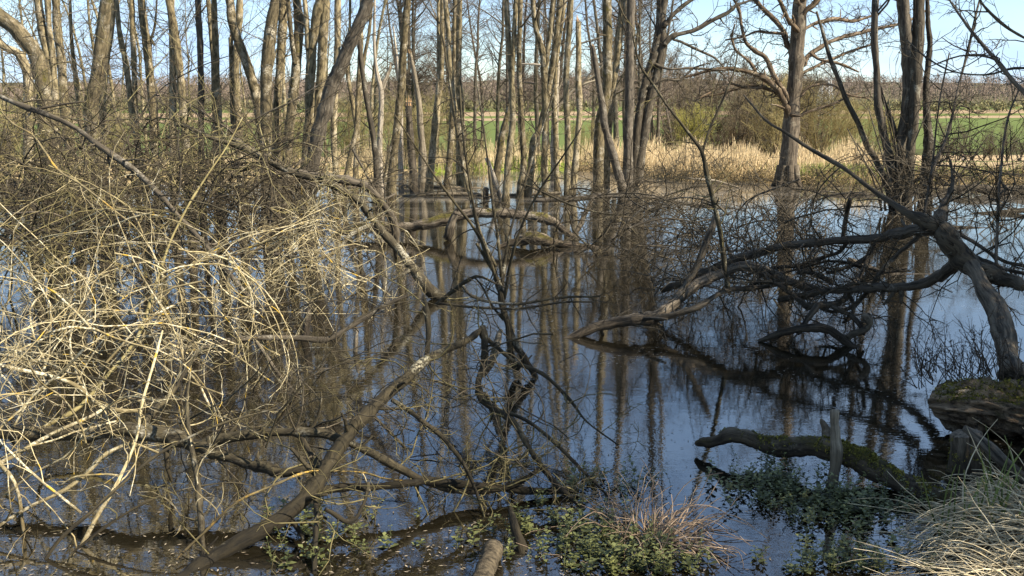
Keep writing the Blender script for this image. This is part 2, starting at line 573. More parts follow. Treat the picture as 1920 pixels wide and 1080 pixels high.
def water_mat():
    m, t, p = node_mat('pond_water')
    g = N(t, 'ShaderNodeNewGeometry')
    sx = N(t, 'ShaderNodeSeparateXYZ')
    t.links.new(g.outputs['Position'], sx.inputs[0])
    # thin brown scum film in streaks, thicker towards the far shore
    mp = N(t, 'ShaderNodeMapping')
    mp.inputs['Scale'].default_value = (0.16, 0.55, 1)
    t.links.new(g.outputs['Position'], mp.inputs[0])
    n = N(t, 'ShaderNodeTexNoise', Scale=1.0, Detail=7.0, Roughness=0.62)
    t.links.new(mp.outputs[0], n.inputs['Vector'])
    far = N(t, 'ShaderNodeMapRange')
    far.inputs['From Min'].default_value = 10
    far.inputs['From Max'].default_value = 25
    far.inputs['To Min'].default_value = -0.2
    far.inputs['To Max'].default_value = 0.16
    t.links.new(sx.outputs[1], far.inputs[0])
    ad = N(t, 'ShaderNodeMath', operation='ADD')
    t.links.new(n.outputs[0], ad.inputs[0])
    t.links.new(far.outputs[0], ad.inputs[1])
    film = ramp(t, ad.outputs[0], [(0.50, (0, 0, 0)), (0.72, (0.75, 0.75, 0.75))])
    # small specks of duckweed and bud scales
    n3 = N(t, 'ShaderNodeTexNoise', Scale=38.0, Detail=2.0)
    mp3 = N(t, 'ShaderNodeMapping')
    mp3.inputs['Scale'].default_value = (0.6, 1, 1)
    t.links.new(g.outputs['Position'], mp3.inputs[0])
    t.links.new(mp3.outputs[0], n3.inputs['Vector'])
    n4 = N(t, 'ShaderNodeTexNoise', Scale=1.1, Detail=4.0)
    t.links.new(g.outputs['Position'], n4.inputs['Vector'])
    speck = mul(t, ramp(t, n3.outputs[0], [(0.66, (0, 0, 0)), (0.69, (1, 1, 1))]), ramp(t, n4.outputs[0], [(0.46, (0, 0, 0)), (0.62, (1, 1, 1))]))
    col = mixc(t, film, (0.011, 0.009, 0.005), (0.21, 0.185, 0.15))
    col = mixc(t, speck, col, (0.13, 0.11, 0.07))
    t.links.new(col, p.inputs['Base Color'])
    rg = mixc(t, film, (0.0,) * 3, (0.11,) * 3)
    rg = mixc(t, speck, rg, (0.6,) * 3)
    t.links.new(rg, p.inputs['Roughness'])
    p.inputs['IOR'].default_value = 3.6
    mpb = N(t, 'ShaderNodeMapping')
    mpb.inputs['Scale'].default_value = (5.0, 11.0, 1)
    t.links.new(g.outputs['Position'], mpb.inputs[0])
    nb = N(t, 'ShaderNodeTexNoise', Scale=1.0, Detail=3.0, Roughness=0.55)
    t.links.new(mpb.outputs[0], nb.inputs['Vector'])
    nb2 = N(t, 'ShaderNodeTexNoise', Scale=55.0, Detail=2.0)
    t.links.new(g.outputs['Position'], nb2.inputs['Vector'])
    b1 = N(t, 'ShaderNodeBump', Strength=0.06, Distance=0.012)
    t.links.new(nb.outputs[0], b1.inputs['Height'])
    b2 = N(t, 'ShaderNodeBump', Strength=0.10, Distance=0.0015)
    t.links.new(nb2.outputs[0], b2.inputs['Height'])
    t.links.new(b1.outputs[0], b2.inputs['Normal'])
    t.links.new(b2.outputs[0], p.inputs['Normal'])
    return m


M['ground'] = ground_mat()
M['water'] = water_mat()

# ------------------------------------------------------------------ ground, hills, water
SH_X = np.array([-60, -14, -7, -2, 2.5, 5, 9, 14, 40])
SH_Y = np.array([27, 27, 29, 33, 34, 28.5, 27.0, 27.4, 24])
BK_Y = np.array([-9, 2.7, 3.1, 3.6, 4.1, 4.8, 5.5, 6.3, 7.5, 9, 12, 14, 60])
BK_X = np.array([-20, -20, 1.0, 1.25, 1.55, 1.95, 2.65, 3.3, 3.9, 5.2, 9, 16, 60])
PD = np.array([24, 28, 34, 45, 70, 150, 300, 350, 500, 700, 800, 900, 1000, 1300, 1600, 2400])
PY = np.array([365, 347, 330, 324, 317, 306, 298, 288, 262, 226, 213, 204, 197, 176, 160, 156])


def sstep(x):
    x = np.clip(x, 0, 1)
    return x * x * (3 - 2 * x)


def ground_z(x, y):
    x, y = np.broadcast_arrays(np.asarray(x, float), np.asarray(y, float))
    sy = np.interp(x, SH_X, SH_Y)
    yy = np.maximum(y, 24)
    zfar = CAMH - (np.interp(yy, PD, PY) - YH) / F * yy
    rise = sstep((y - sy) / 1.6 + 0.25)
    lift = 0.16 * (1 - sstep((y - sy - 2) / 6)) - 99 * (y > sy + 8)
    z = -0.45 + rise * (np.maximum(zfar, lift) + 0.45)
    bx = np.interp(y, BK_Y, BK_X)
    nb = sstep((x - bx) / 1.1 + 0.35)
    zb = -0.45 + nb * 0.52
    z = np.where(y < sy - 2, np.maximum(z, zb), z)
    bump = 0.05 * np.sin(x * 3.1 + y * 1.7) * np.sin(y * 2.3 - x) + 0.03 * np.sin(7 * x) * np.sin(6.1 * y)
    return z + np.where(z > -0.3, bump, 0) + np.where(y > 900, 8 * np.sin(x / 310.0 + 1) + 4 * np.sin(x / 97.0), 0) * np.clip((y - 900) / 500, 0, 1)


ys = np.concatenate([np.arange(-6, 9, 0.12), np.arange(9, 40, 0.4), 40 * 1.055 ** np.arange(0, 78)])
us = np.linspace(-1, 1, 181)
us = np.sign(us) * (np.abs(us) ** 1.25)
wx = np.maximum(6, np.abs(ys) * 0.95 + 4)
GX = us[None] * wx[:, None]
GY = np.repeat(ys[:, None], len(us), 1)
gm = MB()
gm.grid(np.stack([GX, GY, ground_z(GX, GY)], -1))
tag(gm.build('ground', M['ground']), kind='structure')
wm = MB()
wxs = np.linspace(-45, 40, 86)
wye = np.interp(wxs, SH_X, SH_Y) + 0.9
wt = np.linspace(0, 1, 12)[:, None]
wm.grid(np.stack([np.repeat(wxs[None], 12, 0), -3 + wt * (wye + 3)[None], np.zeros((12, 86))], -1))
tag(wm.build('pond_water', M['water']), kind='structure')

# ------------------------------------------------------------------ far wood on the ridge, scrub, pylon, walkers


def leafy(n, cx, cy, cz, rx, rz, size, q=3):
    """n loose faces spread in ellipsoids (arrays cx.. per centre)"""
    m = len(cx)
    d = unit(rng.normal(0, 1, (m, n, 3))) * rng.uniform(0.15, 1, (m, n, 1)) ** 0.5
    C_ = np.stack([cx, cy, cz], -1)[:, None] + d * np.stack([rx, rx, rz], -1)[:, None]
    A = rng.normal(0, 1, (m, n, q, 3)) * size[:, None, None, None]
    A[..., 2] *= 1.5
    return (C_[:, :, None] + A).reshape(-1, q, 3), np.repeat(rng.uniform(0, 1, m), n)


fw = MB()
nf = 3400
fy = rng.uniform(930, 1560, nf)
fx = rng.uniform(-0.62, 0.62, nf) * fy
fz = ground_z(fx, fy)
hh = rng.uniform(15, 22, nf)
V, tn = leafy(70, fx, fy, fz + hh * 0.58, hh * 0.25, hh * 0.42, hh * 0.022)
fw.faces(V, tn)
P = np.stack([np.stack([fx, fy, fz], -1), np.stack([fx, fy, fz + hh * 0.8], -1)], 1)
fw.tubes(P, np.full((nf, 2), 0.22), 3)
tag(fw.build('distant_wood', M['wood']), 'brown leafless wood along the distant ridge under the sky', 'wood', kind='stuff')
sc_ = MB()
ns = 420
sy_ = rng.uniform(815, 905, ns)
sx_ = rng.uniform(-0.6, 0.6, ns) * sy_
V, tn = leafy(40, sx_, sy_, ground_z(sx_, sy_) + 4, rng.uniform(3, 6, ns), rng.uniform(3, 5, ns), np.full(ns, 0.8))
sc_.faces(V, tn)
tag(sc_.build('distant_scrub', M['scrub']), 'olive scrub along the foot of the distant wood', 'scrub', kind='stuff')


def bare_mesh(h, trunk_r, crown0, crown_r, nb, ntw, up, wander, mats, spreadang=0.9, stems=1, tw_r=0.008, taper_top=0.25):
    """trunk and crown buffers of a generic bare tree standing at the origin"""
    tb, cb = MB(), MB()
    for sidx in range(stems):
        lean = rng.normal(0, 0.06 if stems == 1 else 0.28, 2)
        P, R = walk([[rng.normal(0, .12) * (stems > 1), rng.normal(0, .12) * (stems > 1), -0.3]], [[lean[0], lean[1], 1]], h * rng.uniform(.85, 1), 14, 0.05, 0, (0, 0, 0.04), trunk_r, trunk_r * 0.12)
        R[:, 0] *= 1.5
        R[:, 1] *= 1.1
        tb.tubes(P, R, 6)
        st, d, r, t = shoots(P, R, nb, crown0, 0.98, spreadang, 0.2)
        L = crown_r * (1.15 - 0.75 * t) * rng.uniform(0.6, 1.2, len(t))
        P1, R1 = walk(st, d, L, 6, wander, 0.1, (0, 0, up), np.maximum(r * 0.38, tw_r), tw_r * 0.7)
        cb.tubes(P1, R1, 4)
        st, d, r, t = shoots(P1, R1, ntw, 0.15, 0.98, 0.8, 0.3)
        P2, R2 = walk(st, d, crown_r * 0.42 * rng.uniform(0.4, 1.2, len(t)), 5, wander * 1.3, 0.15, (0, 0, up), tw_r * 0.8, tw_r * 0.5)
        cb.tubes(P2, R2, 3)
        st, d, r, t = shoots(P2, R2, 3, 0.2, 0.98, 0.7, 0.3)
        P3, R3 = walk(st, d, crown_r * 0.2 * rng.uniform(0.4, 1.2, len(t)), 3, wander, 0, (0, 0, up), tw_r * 0.55, tw_r * 0.4)
        cb.tubes(P3, R3, 3)
    return tb.mesh('trunk', mats[0]), cb.mesh('crown', mats[1])


def proto(kind, meshes, label, cat, group):
    t = thing(kind, (0, 0, -500), label, cat, group)
    for nme, me in zip(('trunk', 'crown'), meshes):
        o = bpy.data.objects.new(nme, me)
        S.collection.objects.link(o)
        o.parent = t
    return t


def scatter(kind, protos, spots, label, cat, group, smin=0.85, smax=1.15):
    used = set()
    for i, (x, y) in enumerate(spots):
        me = protos[i % len(protos)]
        sc = random.uniform(smin, smax)
        z = float(ground_z(x, y)) - 0.1
        z = max(z, -0.5) if y < 46 else z
        if id(me) not in used:
            used.add(id(me))
            t = proto(kind, me, label, cat, group)
            t.location = (x, y, z)
            t.rotation_euler = (0, 0, random.uniform(0, 6.28))
            t.scale = (sc,) * 3
            me_first[id(me)] = t
        else:
            copy_thing(me_first[id(me)], (x, y, z), random.uniform(0, 6.28), sc)


me_first = {}
random.seed(3)
# alder carr beyond the pond: slim dark stems with fine side twigs
pa = [bare_mesh(18, 0.14, 0.22, 2.4, 60, 7, 0.05, 0.10, (M['dark'], M['twig_far']), 1.1, tw_r=0.0065) for _ in range(3)]
spots = []
for i in range(40):
    y = random.uniform(46, 78)
    spots.append(((random.uniform(740, 1235) - 960) / F * y, y))
scatter('slim_alder', pa, spots, 'slim dark alder with fine side twigs in the crowded stand beyond the pond', 'tree', 'slim alders of the crowded stand beyond the pond')
spots = []
for i in range(26):
    y = random.uniform(40, 70)
    spots.append(((random.uniform(-30, 740) - 960) / F * y, y))
pb = [bare_mesh(13, 0.10, 0.15, 1.7, 34, 5, 0.07, 0.10, (M['alder'], M['twig_b']), 0.9, tw_r=0.008) for _ in range(2)]
scatter('pale_sapling_tree', pb, spots, 'thin pale leafless tree standing in the open behind the alder trunks', 'tree', 'thin pale trees behind the alder trunks')
# rounded bare trees between reeds and hill
pc = [bare_mesh(10.5, 0.17, 0.12, 3.0, 24, 7, 0.08, 0.16, (M['dark'], M['twig_b']), 0.7, stems=3, tw_r=0.016) for _ in range(3)]
spots = []
for i in range(22):
    y = random.uniform(95, 150)
    spots.append(((random.uniform(1225, 1560) - 960) / F * y, y))
scatter('bushy_bare_tree', pc, spots, 'bushy brown leafless tree in the thicket beyond the reed bed', 'tree', 'bushy bare trees beyond the reed bed', 0.8, 1.2)
random.seed(5)
spots = []
for x_ in (1770, 1790, 1815, 1838, 1850, 1866, 1882, 1902, 1925, 1945):
    y = random.uniform(235, 290)
    spots.append(((x_ - 960) / F * y, y))
scatter('field_tree', pc, spots, 'dark bushy tree in the row across the tan field', 'tree', 'dark trees in the row across the tan field', 0.75, 1.1)
# khaki shrubs behind the trunks on the left, one fresh willow
pk = [bare_mesh(3.6, 0.03, 0.1, 1.5, 14, 8, 0.12, 0.14, (M['twig_b'], M['khaki']), 0.6, stems=6, tw_r=0.008) for _ in range(3)]
spots = []
for i in range(20):
    y = random.uniform(31, 46)
    spots.append(((random.uniform(-40, 820 + 300 * (i % 4 == 0)) - 960) / F * y, y))
scatter('khaki_shrub', pk, spots, 'khaki leafless shrub in the thicket behind the alder trunks', 'shrub', 'khaki shrubs behind the alder trunks', 0.45, 0.8)
pw = [bare_mesh(4.6, 0.05, 0.1, 1.9, 16, 9, 0.12, 0.14, (M['twig_b'], M['spring']), 0.6, stems=6, tw_r=0.012)]
scatter('budding_willow', pw, [((1290 - 960) / F * 72, 72)], 'yellow green budding willow bush behind the reed bed beside the forked dark trunks', 'bush', None, 1, 1)
pw2 = [bare_mesh(7.5, 0.07, 0.1, 3.0, 14, 8, 0.12, 0.14, (M['twig_b'], M['khaki']), 0.6, stems=6, tw_r=0.016) for _ in range(2)]
scatter('olive_willow', pw2, [((x_ - 960) / F * y, y) for x_, y in ((1440, 88), (1530, 95), (1575, 112), (1610, 100), (1655, 120))], 'olive willow bush in bud behind the thick oak trunk', 'bush', 'olive willow bushes behind the oak', 0.85, 1.1)

# pylon
py_y = 760.0
pxx = (1537 - 960) / F * py_y
pz = float(ground_z(pxx, py_y))
pyl = thing('lattice_pylon', (pxx, py_y, pz), 'grey steel lattice pylon standing in front of the distant wood', 'pylon')
hp, legs, brace, arm = 46.0, MB(), MB(), MB()
lev = np.linspace(0, 1, 9)
wid = lambda t: 5.4 * (1 - t) ** 1.2 + 0.9
cor = [(-1, -1), (1, -1), (1, 1), (-1, 1)]
for cx, cy in cor:
    legs.tubes(np.array([[pxx + cx * wid(t), py_y + cy * wid(t), pz + hp * t] for t in lev]), np.full(9, 0.26), 4)
for i in range(8):
    for k in range(4):
        a, b = cor[k], cor[(k + 1) % 4]
        for t0, t1 in ((lev[i], lev[i + 1]), (lev[i + 1], lev[i])):
            brace.tubes(np.array([[pxx + a[0] * wid(t0), py_y + a[1] * wid(t0), pz + hp * t0], [pxx + b[0] * wid(t1), py_y + b[1] * wid(t1), pz + hp * t1]]), [0.13, 0.13], 3)
for t, w in ((0.66, 9), (0.8, 11), (0.93, 8)):
    for sgn in (-1, 1):
        for dz in (0, 1.6):
            for cy in (-1, 1):
                arm.tubes(np.array([[pxx, py_y + cy * wid(t), pz + hp * t + dz], [pxx + sgn * w, py_y, pz + hp * t]]), [0.14, 0.1], 3)
legs.build('leg_frame', M['steel'], pyl)
brace.build('bracing', M['steel'], pyl)
arm.build('cross_arm', M['steel'], pyl)

# two walkers on the field path
for i, (wx_, c1, c2, lab, ph) in enumerate(((1804.5, 'red_cloth', 'white_cloth', 'tiny person in dark red top and white trousers walking on the tan field', 0.25),
                                         (1808.5, 'black_cloth', 'black_cloth', 'tiny person in black clothes walking on the tan field', -0.2))):
    yy = 300.0
    p0 = at(wx_, 298.6, yy)
    p0[2] = float(ground_z(p0[0], yy))
    body = MB()
    o_ = p0
    J = lambda x, y, z: o_ + np.array([x, y, z])
    root = thing('person', p0, lab, 'person')
    hd = MB()
    lat = np.linspace(0, math.pi, 7)
    hd.tubes(np.array([J(0, 0, 1.63 - 0.12 * math.cos(a)) for a in lat]), np.maximum(0.09 * np.sin(lat), 0.004), 8)
    hd.tubes(np.array([J(0, 0, 1.42), J(0, 0, 1.55)]), [0.055, 0.05], 8)
    for s_ in (-1, 1):
        hd.tubes(np.array([J(s_ * 0.27, s_ * ph, 0.82), J(s_ * 0.27, s_ * ph * 1.1, 0.76), J(s_ * 0.265, s_ * ph * 1.2, 0.7)]), [0.035, 0.045, 0.02], 6)
    top = MB()
    top.tubes(np.array([J(0, 0, z) for z in (0.88, 1.0, 1.2, 1.36, 1.45)]), [0.15, 0.15, 0.18, 0.19, 0.06], 8)
    for s_ in (-1, 1):
        top.tubes(np.array([J(s_ * 0.19, 0, 1.38), J(s_ * 0.25, s_ * ph * 0.4, 1.12), J(s_ * 0.27, s_ * ph, 0.84)]), [0.06, 0.05, 0.04], 6)
    tr = MB()
    for s_ in (-1, 1):
        tr.tubes(np.array([J(s_ * 0.08, 0, 0.92), J(s_ * 0.09, -s_ * ph * 0.6, 0.5), J(s_ * 0.09, -s_ * ph * 1.4, 0.06), J(s_ * 0.09, -s_ * ph * 1.4 - 0.15, 0.03)]), [0.11, 0.075, 0.05, 0.04], 6)
    hd.build('body', M['skin'], root)
    top.build('jacket', M[c1], root)
    tr.build('trousers', M[c2], root)

# ------------------------------------------------------------------ reeds
rd = MB()


def blades(buf, x, y, z, h, lean, w, K=4, droop=0.0):
    n = len(x)
    az = rng.uniform(0, 2 * math.pi, n)
    d = np.stack([np.cos(az) * lean, np.sin(az) * lean, np.ones(n)], -1)
    P, R = walk(np.stack([x, y, z], -1), d, h, K, 0.08, 0, (0, 0, -droop), w, w * 0.35)
    buf.tubes(P, R, 3)


def reeds(n, x0, x1, y0, y1, hmin, hmax, tilt=0.25):
    x = rng.uniform(x0, x1, n)
    y = rng.uniform(y0, y1, n)
    sy = np.interp(x, SH_X, SH_Y)
    ok = (y > sy - 0.1) & (np.sin(x * 1.9 + 1) * np.sin(y * 1.1 + x * .6) + rng.normal(0, .45, n) > -.45)
    x, y = x[ok], y[ok]
    h = 0.62 * rng.uniform(hmin * .7, hmax, len(x)) * (0.8 + 0.22 * np.sin(x * 1.3 + y * 0.4) + 0.2 * np.sin(x * 3.7 - y))
    blades(rd, x, y, np.maximum(ground_z(x, y), -0.4) - 0.05, h, np.abs(rng.normal(0, tilt, len(x))), rng.uniform(0.008, 0.016, len(x)))


reeds(15000, 3.0, 11.5, 29.5, 42, 1.0, 1.75)
reeds(4500, -6, 5.0, 33, 44, 0.9, 1.6)
reeds(6000, -24, -5, 29, 44, 0.7, 1.4)
reeds(1500, 10.8, 16.5, 27.2, 29, 0.2, 0.45)
tag(rd.build('reed_bed', M['reed']), 'tan bed of dead reeds along the far shore', 'reeds', kind='stuff')
bt = MB()
n = 9000
x = rng.uniform(2.0, 17, n)
y = np.interp(x, SH_X, SH_Y) + rng.uniform(-0.1, 0.9, n)
cl = np.sin(x * 2.3) + np.sin(x * 5.1 + 2) + rng.normal(0, .6, n)
k = cl > -0.8
blades(bt, x[k], y[k], ground_z(x[k], y[k]) + 0.02, rng.uniform(0.25, 0.7, k.sum()), np.abs(rng.normal(0.5, 0.5, k.sum())), rng.uniform(0.007, 0.014, k.sum()), 5, 0.35)
tag(bt.build('shore_sedge', M['straw']), 'bleached sedge hanging over the far bank edge', 'sedge', kind='stuff')
gg = MB()
n = 5200
x = np.concatenate([rng.uniform(8.2, 17, n // 2), rng.normal(9.4, 0.7, n // 4), rng.normal(0.7, 0.35, n // 4)])
y = np.interp(x, SH_X, SH_Y) + rng.uniform(0.1, 2.2, len(x))
blades(gg, x, y, ground_z(x, y), rng.uniform(0.15, 0.4, len(x)), np.abs(rng.normal(0.2, 0.2, len(x))), rng.uniform(0.006, 0.012, len(x)), 4, 0.1)
tag(gg.build('bank_grass', M['grassgreen']), 'fresh green grass on the far bank', 'grass', kind='stuff')

# ------------------------------------------------------------------ the standing trees of the flooded wood


def full_stem(s, Y, topz, flare=1.25, bottom=-0.35):
    A = px(s)
    if A[0, 1] < A[-1, 1]:
        A = A[::-1]
    P = at(A[:, 0], A[:, 1], np.full(len(A), float(Y)))
    R = A[:, 2] / 2 / F * depth(P)
    if bottom is not None and P[0, 2] > 0.02:
        d = unit(P[0] - P[1])
        d[2] = -abs(d[2]) - 0.4
        P = np.vstack([P[0] + d / abs(d[2]) * (P[0, 2] - bottom), P])
        R = np.concatenate([[R[0] * flare], R])
    open_top = A[-1, 1] <= 12
    n0 = 4
    Q = smooth(np.column_stack([P, R]), n0)
    P, R = Q[:, :3], Q[:, 3]
    # give the stem some depth of its own: it sways towards and away from the viewer too
    ph = rng.uniform(0, 6.28)
    h = np.clip((P[:, 2]) / 6, 0, 2)
    P = P.copy()
    P[:, 1] += 0.22 * (np.sin(h * 2.2 + ph) - math.sin(ph)) * np.minimum(h, 1)
    if open_top and topz > P[-1, 2]:
        d = unit(P[-1] - P[-5])
        L = (topz - P[-1, 2]) / max(d[2], 0.5)
        E, _ = walk(P[-1], d, L, 14, 0.05, 0, (0, 0, 0.05))
        rr = np.linspace(R[-1], 0.018, 14)
        P = np.vstack([P, E[0, 1:]])
        R = np.concatenate([R, rr[1:]])
    wv = rng.normal(0, 1, P.shape)
    wv = (wv + np.roll(wv, 1, 0) + np.roll(wv, -1, 0)) / 3
    P[1:-1] += wv[1:-1] * 0.10 * R[1:-1, None]
    R = R * (1 + 0.06 * rng.normal(0, 1, len(R)))
    return P, np.maximum(R, 0.006), open_top


def twiggery(cb, P, R, zmin, nb, blen, ntw, up=0.06, wander=0.12, r=0.010, spread=0.8, sub=2, zlow=None, tw=0.0038):
    """branches and two orders of twigs along a stem above zmin"""
    K = 40
    Pk, Rk, L = resample(P, R, K)
    ok = Pk[:, 2] > zmin
    if ok.sum() < 4:
        return
    f = np.argmax(ok) / (K - 1)
    st, d, rr, t = shoots(Pk[None], Rk[None], nb, f, 0.985, spread, 0.22)
    tt = (t - f) / (1 - f)
    Lb = blen * (1.1 - 0.7 * tt) * rng.uniform(0.45, 1.2, len(t))
    P1, R1 = walk(st, d, Lb, 7, wander, 0.1, (0, 0, up), np.clip(rr * 0.4, tw * 1.3, r * 2.2), tw * 0.9)
    cb.tubes(P1, R1, 4)
    st, d, rr, t = shoots(P1, R1, ntw, 0.12, 0.98, 0.75, 0.3)
    P2, R2 = walk(st, d, blen * 0.36 * rng.uniform(0.4, 1.3, len(t)), 5, wander * 1.4, 0.15, (0, 0, up * 0.6), tw, tw * 0.6)
    cb.tubes(P2, R2, 3)
    if sub:
        st, d, rr, t = shoots(P2, R2, sub, 0.15, 0.98, 0.7, 0.3)
        P3, R3 = walk(st, d, blen * 0.15 * rng.uniform(0.4, 1.3, len(t)), 3, wander, 0, (0, 0, up * 0.5), tw * 0.7, tw * 0.45)
        cb.tubes(P3, R3, 3)


TW = {'alder': 'twig_b', 'alder_moss': 'twig_b', 'dark': 'twig_d', 'oak': 'twig_d', 'willow': 'twig_d', 'dead': 'twig_b', 'deaddark': 'twig_d'}


def tree(kind, label, Y, stems, mat='alder', topz=13.0, crown=True, zmin=3.4, nb=16, blen=1.7, ntw=6, cat='tree', low=3, cut=None):
    first = None
    built = []
    for s in stems.split(';'):
        s = s.strip()
        yy = Y
        if s[0] == '@':
            o_, s = s[1:].split(' ', 1)
            yy = Y + float(o_)
        free = s[0] == '^'                      # a stem that leaves another one: no base of its own
        if free:
            s = s[1:]
        P, R, op = full_stem(s, yy, topz * rng.uniform(0.85, 1.1), bottom=None if free else -0.35)
        if first is None:
            first = P[0]
        built.append((P, R, op))
    root = thing(kind, (first[0], first[1], 0), label, cat)
    cb = MB()
    for P, R, op in built:
        mb = MB()
        Pc, Rc = (P, R) if op else capped(P, R, True, False)
        mb.tubes(Pc, Rc, 10)
        mb.build('trunk', M[mat], root)
        if not op and rng.random() < 0.8:           # splintered top of a snag
            sp = MB()
            d = unit(P[-1] - P[-3])
            for k in range(5):
                o2 = unit(np.cross(d, rng.normal(0, 1, 3))) * R[-1] * rng.uniform(.3, .85)
                sp.tubes(np.array([P[-1] + o2 - d * R[-1], P[-1] + o2 + d * R[-1] * rng.uniform(.6, 2.6)]), [R[-1] * .3, 0.002], 4)
            sp.build('splintered_top', M['brightwood'], root)
        if crown and op:
            twiggery(cb, P, R, zmin, nb, blen, ntw)
        if low:
            st, d, rr, t = shoots(P[None], R[None], low, 0.12, 0.62, 1.0, 0.3)
            P1, R1 = walk(st, d, rng.uniform(0.4, 1.6, len(t)), 6, 0.2, 0.15, (0, 0, 0.05), 0.007, 0.003)
            cb.tubes(P1, R1, 4)
            st, d, rr, t = shoots(P1, R1, 5, 0.2, 0.98, 0.7, 0.3)
            P2, R2 = walk(st, d, rng.uniform(0.15, 0.6, len(t)), 5, 0.25, 0.2, (0, 0, 0), 0.0035, 0.002)
            cb.tubes(P2, R2, 3)
    if cb.n:
        cb.build('crown' if crown else 'twigs', M[TW[mat]], root)
    return root


